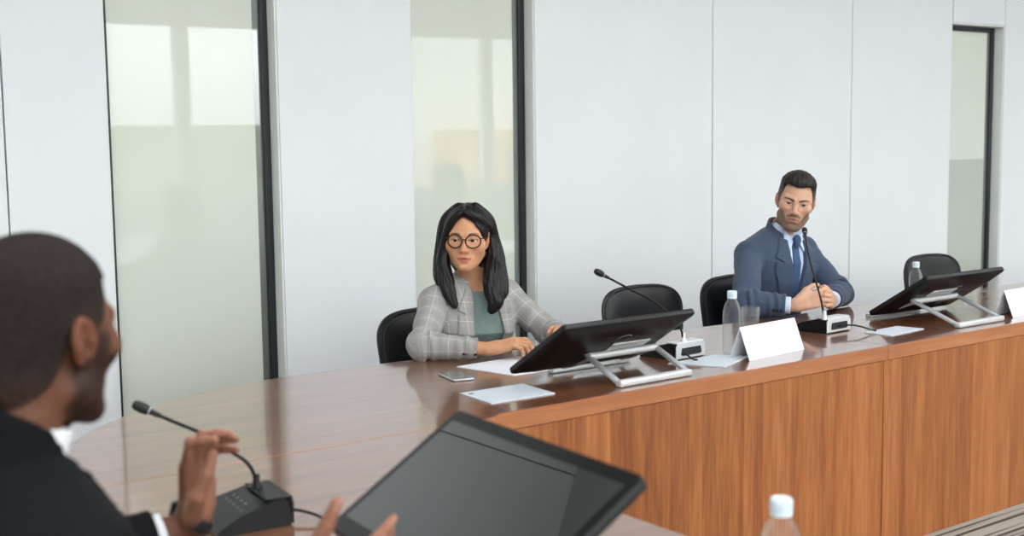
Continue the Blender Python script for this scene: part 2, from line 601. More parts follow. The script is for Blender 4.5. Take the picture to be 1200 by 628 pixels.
# ------------------------------------------------------------------ chairs
def chair(loc, rz, label, src=[]):
    if src:
        c = copy_tree(src[0])
        c.location = loc
        c.rotation_euler = (0, 0, rz)
        c['label'] = label
        return c
    t = thing('conference_chair', loc, label, 'chair', 'black leather conference chairs', rz)
    src.append(t)
    # sits facing -y, origin on the floor under the seat

    def back_pt(u, v, side):
        # rounded outline, wider at the top, shell curved around the sitter
        z0, z1 = 0.44, 0.852
        ang = 2 * PI * u
        ca, sa = math.cos(ang), math.sin(ang)
        e = 0.42
        ex = math.copysign(abs(ca) ** e, ca)
        ez = math.copysign(abs(sa) ** e, sa)
        zz = (z0 + z1) / 2 + ez * (z1 - z0) / 2 * v
        hw = 0.205 + 0.04 * ((zz - z0) / (z1 - z0))
        x = ex * hw * v
        if zz > 0.72:
            zz -= 0.018 * (x / hw) ** 2 * min(1, (zz - 0.72) / 0.1)
        yb = 0.235 + 0.05 * (zz - z0) / (z1 - z0) - 0.62 * x * x
        th = 0.030 * (1 - v ** 6) + 0.006
        return (x, yb + side * th, zz)

    mb = MB()
    rings = 12
    for side in (-1, 1):
        mb.grid(lambda u, v, s=side: back_pt(u, v, s), 56, rings, True)
    mb.grid(lambda u, v: tuple(Vector(back_pt(u, 1.0, -1)).lerp(Vector(back_pt(u, 1.0, 1)), v)), 56, 3, True)
    bk = mb.build('backrest', M['leather'], t, 60, True)
    pp = MB()
    pts = [back_pt(k / 56.0, 0.965, -1.12) for k in range(57)]
    pp.tube(pts, 0.0036, 6, False, None, 2)
    pp.build('piping', M['piping'], bk)
    MB().tube([back_pt(k / 56.0, 0.925, -1.06) for k in range(57)], 0.0011, 4, False, None, 1).build('stitching', M['stitch'], bk)
    # seat cushion
    sm = MB()

    def seat_pt(u, v, top):
        ang = 2 * PI * u
        ca, sa = math.cos(ang), math.sin(ang)
        ex = math.copysign(abs(ca) ** 0.5, ca)
        ey = math.copysign(abs(sa) ** 0.5, sa)
        x, y = ex * 0.235 * v, ey * 0.225 * v - 0.01
        zz = 0.378 + (0.045 * (1 - v ** 4) + 0.008) * (1 if top else -0.8)
        zz -= 0.02 * max(0, (-y - 0.12) / 0.1)
        return (x, y, zz)

    for tp in (True, False):
        sm.grid(lambda u, v, q=tp: seat_pt(u, v, q), 48, 9, True)
    sm.grid(lambda u, v: tuple(Vector(seat_pt(u, 1.0, False)).lerp(Vector(seat_pt(u, 1.0, True)), v)), 48, 2, True)
    sm.build('seat', M['leather'], t, 60, True)
    MB().tube([(0, 0.04, 0.330), (0, 0.24, 0.335), (0, 0.305, 0.42), (0, 0.305, 0.60)], 0.018, 10).build('back_support', M['black'], t)
    MB().lathe([(0.0, 0.340), (0.07, 0.340), (0.07, 0.328), (0.022, 0.318), (0.022, 0.22), (0.03, 0.22), (0.03, 0.09), (0.0, 0.09)], 24).build('pedestal', M['chrome'], t)
    for k in range(5):
        a = 2 * PI * k / 5 + 0.3
        m = rotz(a)
        lg = MB().tube([(0.02, 0, 0.11), (0.14, 0, 0.095), (0.245, 0, 0.072)], [0.02, 0.017, 0.013], 8, True, m).build('leg', M['chrome'], t)
        MB().lathe([(0, -0.012), (0.027, -0.012), (0.029, -0.006), (0.029, 0.006), (0.027, 0.012), (0, 0.012)], 20, m @ Matrix.Translation((0.245, 0, 0.029)) @ Matrix.Rotation(PI / 2, 4, 'X')).tube([(0.245, 0, 0.029), (0.245, 0, 0.075)], 0.007, 8, True, m).build('caster', M['black'], lg)
    return t


chair((2.575, 3.73, 0), 0.0, 'black leather chair the woman in plaid blazer sits on')
chair((3.635, 3.70, 0), 0.03, 'empty black leather chair between the woman and the man in suit')
chair((4.205, 3.70, 0), 0.0, 'black leather chair the man in blue suit sits on')
chair((5.635, 3.68, 0), 0.0, 'empty black leather chair behind the farthest monitor')
chair((0.33, 1.58, 0), PI / 2 + 0.42, 'black leather chair under the man in black jacket in the foreground')


# ------------------------------------------------------------------ monitors
def monitor(loc, rz, w_, h_, tilt, z_low, y_low, foot_y, foot_x, label, foot_w=0.30):
    """origin on the table; user at -Y looking +Y; display's low edge at y_low"""
    t = thing('touchscreen_monitor', loc, label, 'monitor', 'tilted touchscreen monitors', rz)
    T = Matrix.Translation((0, y_low, z_low)) @ Matrix.Rotation(tilt, 4, 'X')
    hw = w_ / 2
    # display: x -hw..hw, y 0..h (up the slope), z 0 = screen face, negative = back
    sh = MB()

    def rr(x0, y0, x1, y1, r, n=5):
        ps = []
        for cx, cy, a0 in ((x1 - r, y0 + r, -PI / 2), (x1 - r, y1 - r, 0), (x0 + r, y1 - r, PI / 2), (x0 + r, y0 + r, PI)):
            for k in range(n + 1):
                a = a0 + PI / 2 * k / n
                ps.append((cx + r * math.cos(a), cy + r * math.sin(a)))
        return ps
    rings = [(rr(-hw, 0, hw, h_, 0.012), 0.0), (rr(-hw - 0.002, -0.002, hw + 0.002, h_ + 0.002, 0.013), -0.004), (rr(-hw - 0.002, -0.002, hw + 0.002, h_ + 0.002, 0.013), -0.016),
             (rr(-hw + 0.003, 0.003, hw - 0.003, h_ - 0.003, 0.012), -0.020), (rr(-hw + 0.05, 0.04, hw - 0.05, h_ - 0.05, 0.02), -0.036), (rr(-hw + 0.07, 0.06, hw - 0.07, h_ - 0.07, 0.02), -0.038)]
    vr = [[sh.bm.verts.new(T @ Vector((p[0], p[1], z))) for p in ps] for ps, z in rings]
    for A, B in zip(vr, vr[1:]):
        for k in range(len(A)):
            j = (k + 1) % len(A)
            sh.bm.faces.new((A[k], A[j], B[j], B[k]))
    sh.bm.faces.new(vr[-1])
    sh.bm.faces.new(vr[0][::-1])
    d = sh.build('display', M['black'], t, 30)
    MB().prism(rr(-hw + 0.001, 0.001, hw - 0.001, h_ - 0.001, 0.011), 0.0001, 0.0005, 0, 1, T).build('bezel', M['bezel'], d)
    MB().prism(rr(-hw + 0.017, 0.028, hw - 0.017, h_ - 0.024, 0.002, 2), 0.0004, 0.0011, 0, 1, T).build('screen', M['screen'], d)
    # logo ring and vent slit on the back
    lg = MB()
    c = Vector((-0.015, h_ * 0.735, -0.0385))
    lg.tube([T @ (c + Vector((0.027 * math.cos(2 * PI * k / 40), 0.027 * math.sin(2 * PI * k / 40), 0))) for k in range(41)], 0.0011, 6, False, None, 1)
    lg.build('back_ring', M['print'], d)
    MB().box((0.02, h_ * 0.80, -0.0385), (0.13, h_ * 0.80 + 0.002, -0.0370), 0, 1, T).build('vent_slit', M['black_soft'], d)
    # hinge bracket on the back
    fy, fx = foot_y, foot_x
    hy = 0.42 * fy + 0.02
    zb = z_low + (hy - y_low) * math.tan(tilt) - 0.036 / math.cos(tilt)
    hz = max(zb - 0.014, 0.03)
    br = MB()
    yb = (hy - y_low) / math.cos(tilt)
    br.box((-0.078 + fx, yb - 0.015, -0.0425), (0.078 + fx, yb + 0.030, -0.0375), 0.002, 2, T)
    br.build('bracket', M['silver_paint'], t)
    MB().tube([(fx - 0.14, hy, hz), (fx + 0.14, hy, hz)], 0.012, 16).build('hinge_bar', M['silver_paint'], t)
    for s in (-1, 1):
        a = Vector((fx + s * 0.140, hy, hz))
        b = Vector((fx + s * (foot_w / 2 - 0.008), fy, 0.011))
        L = (b - a).length
        dirv = (b - a).normalized()
        side = dirv.cross(Vector((0, 0, 1))).normalized()
        nn = side.cross(dirv)
        m = Matrix((side, dirv, nn)).transposed().to_4x4()
        m.translation = a
        MB().box((-0.010, -0.012, -0.006), (0.010, L, 0.006), 0.003, 2, m).build('stand_arm', M['silver'], t)
        # linkage from hinge down to the front rail
        a2 = Vector((fx + s * 0.118, hy, hz - 0.004))
        b2 = Vector((fx + s * 0.125, -0.02, 0.012))
        MB().tube([a2, a2.lerp(b2, 0.5) + Vector((0, 0, -0.004)), b2], 0.006, 8).build('link_arm', M['silver'], t)
    MB().box((fx - foot_w / 2, fy - 0.013, 0.0), (fx + foot_w / 2, fy + 0.015, 0.021), 0.006, 3).build('foot_bar', M['silver_paint'], t)
    MB().box((fx - 0.165, -0.034, 0.0), (fx + 0.165, -0.006, 0.014), 0.003, 2).build('front_rail', M['silver_paint'], t)
    return t


monitor((2.555, 3.09, TZ + 0.0006), PI, 0.53, 0.315, math.radians(32), 0.038, -0.005, 0.285, -0.075, 'tilted black touchscreen on silver stand in front of the woman')
monitor((4.435, 3.20, TZ + 0.0006), PI, 0.52, 0.315, math.radians(32), 0.026, 0.0, 0.38, 0.07, 'farthest tilted black touchscreen, beside the man in blue suit')
monitor((0.926, 1.518, TZ + 0.0006), math.radians(-94.68), 0.51, 0.29, math.radians(33.1), 0.135, 0.0, 0.19, 0.0, 'large tilted black touchscreen nearest the camera, its glass facing up')


# ------------------------------------------------------------------ microphones
def microphone(loc, rz, neck, label, body='silver_paint', marks=False):
    """origin on the table under the base, its user at -Y; neck = path from the base"""
    t = thing('desk_microphone', loc, label, 'microphone', 'gooseneck desk microphones', rz)
    wf, wb, dp = 0.085, 0.072, 0.155
    # wedge body: low at the user, high at the back, side profile swept across x
    prof = [(-dp / 2, 0.006), (-dp / 2 + 0.004, 0.014), (-0.03, 0.036), (0.03, 0.052), (dp / 2 - 0.02, 0.056), (dp / 2 - 0.006, 0.050), (dp / 2, 0.012), (dp / 2 - 0.004, 0.0), (-dp / 2 + 0.006, 0.0)]
    m = MB()
    L, R_ = [], []
    for y, z in prof:
        k = (y + dp / 2) / dp
        hw = wf * (1 - k) + wb * k
        L.append(m.bm.verts.new((-hw, y, z)))
        R_.append(m.bm.verts.new((hw, y, z)))
    for i in range(len(prof)):
        j = (i + 1) % len(prof)
        m.bm.faces.new((L[i], L[j], R_[j], R_[i]))
    m.bm.faces.new(L[::-1])
    m.bm.faces.new(R_)
    es = [e for e in m.bm.edges if e.calc_face_angle(0) > 0.6]
    bmesh.ops.bevel(m.bm, geom=es, offset=0.004, segments=2, affect='EDGES', profile=0.5)
    b = m.build('base', M['black'], t, 35)
    # back shell with a dark connector recess
    shell = MB()
    y = dp / 2
    shell.prism([(-0.073, 0.004), (-0.073, 0.045), (-0.064, 0.0575), (0.064, 0.0575), (0.073, 0.045), (0.073, 0.004)], 0, 0.006, 0.0015, 1, Matrix.Translation((0, y + 0.004, 0)) @ Matrix.Rotation(PI / 2, 4, 'X'))
    shell.prism([(-0.066, -0.05), (0.066, -0.05), (0.068, 0.0), (-0.068, 0.0)], 0.0535, 0.0585, 0.002, 1, Matrix.Translation((0, y, 0)))
    s = shell.build('back_shell', M[body], t, 35)
    MB().prism([(-0.052, 0.018), (-0.047, 0.040), (0.047, 0.040), (0.052, 0.018), (0.044, 0.014), (-0.044, 0.014)], 0, 0.003, 0.001, 1, Matrix.Translation((0, y + 0.0065, 0)) @ Matrix.Rotation(PI / 2, 4, 'X')).build('connector_recess', M['black_soft'], s)
    if marks:
        mk = MB()
        for k in range(14):
            x = -0.055 + 0.008 * k
            yy = -0.035 + 0.014 * (k % 3)
            mk.box((x, yy, 0.0), (x + 0.0045, yy + 0.005, 0.0008), 0, 1, Matrix.Translation((0, 0, 0.041 + (yy + 0.03) * 0.27 + 0.0005)) @ Matrix.Rotation(0.27, 4, 'X'))
        mk.build('button_marks', M['print'], b)
        MB().box((-0.07, -0.058, 0.02), (0.07, -0.04, 0.03), 0.003, 2, Matrix.Translation((0, 0, 0.0075)) @ Matrix.Rotation(0.3, 4, 'X')).build('button_strip', M['black_soft'], b)
    nb_ = neck[0]
    MB().lathe([(0.0, -0.004), (0.0115, -0.004), (0.0115, 0.004), (0.0075, 0.012), (0.0065, 0.03), (0.0, 0.03)], 16, Matrix.Translation(nb_)).build('neck_socket', M[body], t)
    g_ = MB()
    g_.tube(neck, [0.0048] + [0.0036] * (len(neck) - 2) + [0.0034], 10)
    g_.build('gooseneck', M['black'], t)
    e = Vector(neck[-1])
    dv = (e - Vector(neck[-2])).normalized()
    q = dv.to_track_quat('Z', 'Y').to_matrix().to_4x4()
    q.translation = e
    h = MB().lathe([(0.0, -0.012), (0.0048, -0.012), (0.0055, -0.002), (0.0062, 0.010), (0.0075, 0.011), (0.0075, 0.013), (0.0095, 0.016), (0.0108, 0.028), (0.0105, 0.040), (0.0075, 0.047), (0.0, 0.049)], 20, q).build('microphone_head', M['black_soft'], t)
    MB().lathe([(0.0078, 0.0112), (0.0082, 0.0112), (0.0082, 0.0132), (0.0078, 0.0132)], 20, q).build('head_ring', M['silver_paint'], h)
    return t


def local_path(origin, rz, pts):
    m = (Matrix.Translation(origin) @ rotz(rz)).inverted()
    return [m @ Vector(p) for p in pts]


def W2(o_, rz, pts):
    return [tuple(v) for v in local_path(o_, rz, pts)]


mo = (2.985, 3.092, TZ)
microphone(mo, PI + 0.08, W2(mo, PI + 0.08, [(2.975, 3.030, 0.797), (2.962, 3.03, 0.84), (2.925, 3.03, 0.885), (2.825, 3.022, 0.950), (2.731, 3.019, 0.993), (2.621, 3.019, 1.046)]), 'silver backed gooseneck microphone right of the woman\'s touchscreen')
mo = (3.80, 3.128, TZ)
microphone(mo, PI + 0.06, W2(mo, PI + 0.06, [(3.738, 3.062, 0.797), (3.755, 3.10, 0.88), (3.772, 3.155, 0.98), (3.795, 3.20, 1.055), (3.845, 3.250, 1.093)]), 'silver backed gooseneck microphone by the clasped hands of the man in suit')
mo = (1.03, 2.285, TZ)
microphone(mo, -PI / 2 - 0.12, W2(mo, -PI / 2 - 0.12, [(1.070, 2.302, 0.797), (1.066, 2.303, 0.826), (1.050, 2.304, 0.855), (1.018, 2.318, 0.882), (0.985, 2.343, 0.911), (0.93, 2.386, 0.942), (0.906, 2.404, 0.956)]), 'black gooseneck microphone between the raised hands in the foreground', 'black', True)


# ------------------------------------------------------------------ cables
def cable(pts, label, r=0.0032):
    o = MB().tube(pts, r, 8).build('microphone_cable', M['black_soft'])
    return tag(o, label, 'cable')


cable([(2.955, 3.003, 0.762), (2.952, 2.985, 0.758), (2.95, 2.962, 0.7495), (2.955, 2.945, 0.7495)], 'short black cable end behind the microphone near the woman')
cable([(3.79, 3.042, 0.766), (3.80, 3.02, 0.772), (3.84, 2.99, 0.768), (3.885, 2.965, 0.752), (3.905, 2.955, 0.7475)], 'black cable arching from the man in suit\'s microphone to a paper')
cable([(1.107, 2.245, 0.762), (1.14, 2.20, 0.756), (1.16, 2.12, 0.745), (1.17, 2.03, 0.7432), (1.19, 1.93, 0.7432)], 'black cable running from the foreground microphone to the large touchscreen')


# ------------------------------------------------------------------ papers, cards, phone
def paper(name, pts, mat, label, cat, thick=0.003, z=TZ, group=None):
    o = MB().prism(pts, z + 0.0002, z + thick, 0.0004, 1).build(name, M[mat])
    return tag(o, label, cat, group)


pad = paper('notepad', [(2.062, 3.030), (2.052, 2.856), (2.277, 2.851), (2.290, 3.024)], 'notepad', 'pale notepad lying alone by the table edge near the phone', 'notepad', 0.0035)
MB().prism([(2.075, 3.006), (2.0745, 2.997), (2.090, 2.997), (2.0905, 3.006)], TZ + 0.0034, TZ + 0.0040).build('corner_mark', M['black'], pad)
paper('paper_sheet', [(2.300, 3.395), (2.352, 3.150), (2.70, 3.142), (2.66, 3.42)], 'paper', 'white paper under the woman\'s hands and touchscreen rail', 'paper', 0.0026)
paper('paper_sheet', [(2.86, 2.985), (2.955, 2.822), (3.16, 2.905), (3.09, 3.0)], 'notepad', 'pale paper lying in front of the silver microphone near the name card', 'paper', 0.0035)
paper('paper_sheet', [(3.858, 2.975), (3.872, 2.862), (4.100, 2.884), (4.075, 2.99)], 'notepad', 'pale paper between the man in suit and the farthest touchscreen', 'paper', 0.0035)


def tent_card(A, B, dp, hgt, label):
    """A, B = ends of the front base line (towards the camera side)"""
    A, B = Vector((A[0], A[1], 0)), Vector((B[0], B[1], 0))
    L = (B - A).length
    m = Matrix.Translation((A.x, A.y, TZ)) @ rotz(math.atan2(B.y - A.y, B.x - A.x))
    th = 0.0016
    mb = MB()
    # inverted V folded card swept along x
    prof = [(0, 0.0003), (dp / 2, hgt), (dp, 0.0003), (dp - th * 1.3, 0.0003), (dp / 2, hgt - th * 3), (th * 1.3, 0.0003)]
    a = [mb.bm.verts.new(m @ Vector((0, y, z))) for y, z in prof]
    b = [mb.bm.verts.new(m @ Vector((L, y, z))) for y, z in prof]
    for i in range(6):
        j = (i + 1) % 6
        mb.bm.faces.new((a[i], a[j], b[j], b[i]))
    for s in (a, b):
        mb.bm.faces.new((s[0], s[1], s[4], s[5]))
        mb.bm.faces.new((s[1], s[2], s[3], s[4]))
    return tag(mb.build('name_card', M['paper'], None, 20), label, 'name card', 'blank tent name cards')


tent_card((3.105, 2.852), (3.415, 2.884), 0.085, 0.108, 'blank white tent card in front of the man with the water bottle')
tent_card((4.622, 2.836), (4.93, 2.850), 0.085, 0.105, 'blank white tent card at right edge, beyond the farthest touchscreen')
tent_card((1.405, 1.47), (1.392, 1.28), -0.085, 0.105, 'blank white tent card on the near table at the bottom edge')

ph = thing('smartphone', (2.198, 3.248, TZ), 'black smartphone lying on the table beside the woman\'s elbow', 'phone', None, -0.2)
MB().box((-0.036, -0.066, 0.0003), (0.036, 0.066, 0.0080), 0.004, 3).build('phone_body', M['silver'], ph)
MB().box((-0.034, -0.064, 0.0078), (0.034, 0.064, 0.0086), 0.0004, 1).build('phone_screen', M['screen'], ph)


# ------------------------------------------------------------------ bottles and glasses
def bottle(loc, label, src=[], s=1.0):
    if src:
        c = copy_tree(src[0])
        c.location = loc
        c.scale = (s, s, s)
        c['label'] = label
        return c
    t = thing('water_bottle', loc, label, 'bottle', 'clear water bottles with pale caps')
    src.append(t)
    MB().lathe([(0, 0.004), (0.022, 0.0005), (0.029, 0.003), (0.0315, 0.010), (0.0315, 0.04), (0.0308, 0.044), (0.0315, 0.048), (0.0315, 0.135), (0.030, 0.152), (0.024, 0.172), (0.0165, 0.184), (0.0135, 0.190), (0.0130, 0.199), (0.0, 0.199)], 40).build('bottle_body', M['water'], t, 50)
    cap = MB().lathe([(0.0136, 0.191), (0.0165, 0.191), (0.0165, 0.1955), (0.0160, 0.197), (0.0165, 0.1985), (0.0165, 0.2135), (0.0150, 0.2165), (0.0, 0.2165)], 40)
    for k in range(30):
        a = 2 * PI * k / 30
        cap.box((-0.0004, 0.0162, 0.199), (0.0004, 0.0171, 0.213), 0, 1, rotz(a))
    cap.build('bottle_cap', M['cap'], t, 50)
    return t


bottle((3.165, 2.99, TZ), 'clear water bottle behind the middle tent card, left of the man in suit')
bottle((4.583, 3.27, TZ), 'clear water bottle half hidden behind the farthest touchscreen', s=0.9)
bottle((1.415, 1.235, TZ), 'blue capped water bottle at the bottom edge, only its cap in view')


def tumbler(loc, label, src=[]):
    if src:
        c = copy_tree(src[0])
        c.location = loc
        c['label'] = label
        return c
    t = MB().lathe([(0, 0.0005), (0.027, 0.0005), (0.029, 0.002), (0.0335, 0.118), (0.0335, 0.120), (0.032, 0.120), (0.0275, 0.012), (0.0, 0.010)], 40).build('drinking_glass', M['tumbler'], None, 50)
    t.location = loc
    src.append(t)
    return tag(t, label, 'glass', 'clear drinking glasses')


tumbler((3.43, 3.15, TZ), 'clear drinking glass right behind the water bottle of the man in suit')
tumbler((4.775, 3.13, TZ), 'clear drinking glass under the right end of the farthest touchscreen')


# ================================================================== people
# Implicit-surface sculpting: a body is one smooth union of tapered limbs and
# ellipsoids, meshed as ONE continuous surface by surface nets.
F32 = np.float32


def V3(*a):
    return np.array(a if len(a) == 3 else a[0], dtype=np.float64)


def smin(a, b, k):
    h = np.clip(0.5 + 0.5 * (b - a) / k, 0, 1)
    return b + (a - b) * h - k * h * (1 - h)


def smax(a, b, k):
    return -smin(-a, -b, k)


def sstep(a, b, x):
    t = np.clip((x - a) / (b - a), 0, 1)
    return t * t * (3 - 2 * t)


def ell(p, c, r):
    q = p - np.asarray(c, F32)
    r = np.asarray(r, F32)
    k0 = np.sqrt(((q / r) ** 2).sum(1))
    k1 = np.sqrt(((q / (r * r)) ** 2).sum(1)) + 1e-9
    return k0 * (k0 - 1) / k1


def sph(p, c, r):
    q = p - np.asarray(c, F32)
    return np.sqrt((q * q).sum(1)) - r


def cone(p, a, b, ra, rb, full=False):
    a = np.asarray(a, F32)
    ba = np.asarray(b, F32) - a
    q = p - a
    t = np.clip((q @ ba) / max(float(ba @ ba), 1e-12), 0, 1)
    e = q - t[:, None] * ba
    d = np.sqrt((e * e).sum(1)) - (ra + (rb - ra) * t)
    return (d, t) if full else d


def chain(p, pts, rads, k=0.0):
    d = None
    for i in range(len(pts) - 1):
        c = cone(p, pts[i], pts[i + 1], rads[i], rads[i + 1])
        d = c if d is None else (smin(d, c, k) if k > 0 else np.minimum(d, c))
    return d


def spline(pts, n=6):
    pts = [np.asarray(p, float) for p in pts]
    o = []
    for i in range(len(pts) - 1):
        p0, p1, p2, p3 = pts[max(i - 1, 0)], pts[i], pts[i + 1], pts[min(i + 2, len(pts) - 1)]
        for k in range(n):
            t = k / n
            o.append(0.5 * (2 * p1 + (p2 - p0) * t + (2 * p0 - 5 * p1 + 4 * p2 - p3) * t * t + (3 * p1 - p0 - 3 * p2 + p3) * t ** 3))
    o.append(pts[-1])
    return o


def boxed(f, lo, hi, pad=0.05):
    """evaluate f only near its box; elsewhere a safe positive distance"""
    lo = np.asarray(lo, F32) - pad
    hi = np.asarray(hi, F32) + pad

    def g(P):
        q = np.maximum(np.maximum(lo - P, P - hi), 0)
        dd = np.sqrt((q * q).sum(1)) + pad * 0.6
        m = dd <= pad * 0.6 + 1e-6
        if m.any():
            dd[m] = f(P[m])
        return dd
    return g


def surface(f, lo, hi, h, B=12):
    lo = np.asarray(lo, float)
    hi = np.asarray(hi, float)
    nb = np.ceil((hi - lo) / (h * B)).astype(int)
    gi = np.stack(np.meshgrid(*[np.arange(n) for n in nb], indexing='ij'), -1).reshape(-1, 3)
    cen = (lo + (gi + 0.5) * B * h).astype(F32)
    dc = np.concatenate([f(cen[i:i + 200000]) for i in range(0, len(cen), 200000)])
    gi = gi[np.abs(dc) < B * h * 0.87 * 1.35 + 0.008]
    S = B + 1
    off = np.stack(np.meshgrid(*[np.arange(S)] * 3, indexing='ij'), -1).reshape(-1, 3)
    NC = nb * B + 4

    def key(c):
        return (c[..., 0].astype(np.int64) + 1) + NC[0] * ((c[..., 1].astype(np.int64) + 1) + NC[1] * (c[..., 2].astype(np.int64) + 1))
    corner = np.array([(i, j, k) for i in (0, 1) for j in (0, 1) for k in (0, 1)])
    edges = [(a, b) for a in range(8) for b in range(a + 1, 8) if np.abs(corner[a] - corner[b]).sum() == 1]
    K, VV, Q = [], [], []
    for s in range(0, len(gi), 96):
        g_ = gi[s:s + 96]
        idx = g_[:, None, :] * B + off[None]
        P = (lo + idx.reshape(-1, 3) * h).astype(F32)
        D = f(P).reshape(len(g_), S, S, S)
        sg = D < 0
        cnt = np.zeros((len(g_), B, B, B), np.int8)
        for (i, j, k) in corner:
            cnt += sg[:, i:i + B, j:j + B, k:k + B]
        bb, ii, jj, kk = np.nonzero((cnt > 0) & (cnt < 8))
        if len(bb) == 0:
            continue
        dv = np.stack([D[bb, ii + i, jj + j, kk + k] for (i, j, k) in corner], 1)
        acc = np.zeros((len(bb), 3))
        n = np.zeros(len(bb))
        for a, b in edges:
            m = (dv[:, a] < 0) != (dv[:, b] < 0)
            t = dv[m, a] / (dv[m, a] - dv[m, b])
            acc[m] += corner[a] + t[:, None] * (corner[b] - corner[a])
            n[m] += 1
        cell = g_[bb] * B + np.stack([ii, jj, kk], 1)
        VV.append(lo + (cell + acc / n[:, None]) * h)
        K.append(key(cell))
        for ax in range(3):
            sl0 = [slice(None)] + [slice(0, B)] * 3
            sl1 = list(sl0)
            sl1[ax + 1] = slice(1, B + 1)
            a, b = sg[tuple(sl0)], sg[tuple(sl1)]
            bb, ii, jj, kk = np.nonzero(a != b)
            if len(bb) == 0:
                continue
            c = g_[bb] * B + np.stack([ii, jj, kk], 1)
            u, v = (ax + 1) % 3, (ax + 2) % 3
            eu, ev = np.zeros(3, int), np.zeros(3, int)
            eu[u] = 1
            ev[v] = 1
            q = np.stack([key(c - eu - ev), key(c - ev), key(c), key(c - eu)], 1)
            flip = ~a[bb, ii, jj, kk]
            q[flip] = q[flip][:, ::-1]
            Q.append(q)
    K = np.concatenate(K)
    VV = np.concatenate(VV)
    Q = np.concatenate(Q)
    o = np.argsort(K)
    K, VV = K[o], VV[o]
    pos = np.clip(np.searchsorted(K, Q), 0, len(K) - 1)
    ok = (K[pos] == Q).all(1)
    return VV, pos[ok]


def keep_largest(VV, Q):
    """drop loose specks: label vertices by flooding over faces"""
    lab = np.arange(len(VV))
    for _ in range(400):
        m = lab[Q].min(1)
        new = lab.copy()
        for c in range(4):
            np.minimum.at(new, Q[:, c], m)
        new = new[new]
        if (new == lab).all():
            break
        lab = new
    ids, cnt = np.unique(lab, return_counts=True)
    good = lab == ids[cnt.argmax()]
    remap = np.cumsum(good) - 1
    Q = Q[good[Q].all(1)]
    return VV[good], remap[Q]


def sdf_object(name, f, lo, hi, h, mat, parent=None, color=None, pat=None, origin=(0, 0, 0), single=False):
    VV, Q = surface(f, lo, hi, h)
    if single:
        VV, Q = keep_largest(VV, Q)
    me = bpy.data.meshes.new(name)
    me.vertices.add(len(VV))
    me.vertices.foreach_set('co', (VV - np.asarray(origin)).astype(F32).ravel())
    me.loops.add(Q.size)
    me.loops.foreach_set('vertex_index', Q.ravel().astype(np.int32))
    me.polygons.add(len(Q))
    me.polygons.foreach_set('loop_start', (np.arange(len(Q)) * 4).astype(np.int32))
    me.polygons.foreach_set('loop_total', np.full(len(Q), 4, np.int32))
    me.polygons.foreach_set('use_smooth', np.ones(len(Q), bool))
    me.update(calc_edges=True)
    me.validate()
    if color is not None and len(me.vertices) == len(VV):
        ca = me.color_attributes.new('col', 'FLOAT_COLOR', 'POINT')
        c = np.ones((len(VV), 4), F32)
        c[:, :3] = color(VV.astype(F32))
        ca.data.foreach_set('color', c.ravel())
    if pat is not None and len(me.vertices) == len(VV):
        at = me.attributes.new('pat', 'FLOAT_VECTOR', 'POINT')
        at.data.foreach_set('vector', pat(VV.astype(F32)).astype(F32).ravel())
    me.materials.append(mat)
    o = bpy.data.objects.new(name, me)
    COL.objects.link(o)
    if parent is not None:
        o.parent = parent
    else:
        o.location = origin
    return o


# ------------------------------------------------------------------ people materials
def skin_mat(name, rough=0.54, sss=0.12):
    m, n, b = new_mat(name)
    a = n.nodes.new('ShaderNodeAttribute')
    a.attribute_name = 'col'
    no = n.nodes.new('ShaderNodeTexNoise')
    no.inputs['Scale'].default_value = 260
    no.inputs['Detail'].default_value = 3
    t = n.nodes.new('ShaderNodeTexCoord')
    n.links.new(t.outputs['Object'], no.inputs['Vector'])
    mp = n.nodes.new('ShaderNodeMapRange')
    mp.inputs['To Min'].default_value = 0.90
    mp.inputs['To Max'].default_value = 1.10
    n.links.new(no.outputs['Fac'], mp.inputs['Value'])
    mu = n.nodes.new('ShaderNodeMix')
    mu.data_type = 'RGBA'
    mu.blend_type = 'MULTIPLY'
    mu.inputs[0].default_value = 1.0
    n.links.new(a.outputs['Color'], mu.inputs[6])
    n.links.new(mp.outputs[0], mu.inputs[7])
    n.links.new(mu.outputs[2], b.inputs['Base Color'])
    setp(b, Roughness=rough, Specular_IOR_Level=0.4 if rough < 0.3 else 0.28, Subsurface_Weight=sss, Subsurface_Scale=0.006)
    b.inputs['Subsurface Radius'].default_value = (1.0, 0.35, 0.2)
    bp = n.nodes.new('ShaderNodeBump')
    bp.inputs['Strength'].default_value = 0.08
    bp.inputs['Distance'].default_value = 0.001
    n.links.new(no.outputs['Fac'], bp.inputs['Height'])
    n.links.new(bp.outputs[0], b.inputs['Normal'])
    return m


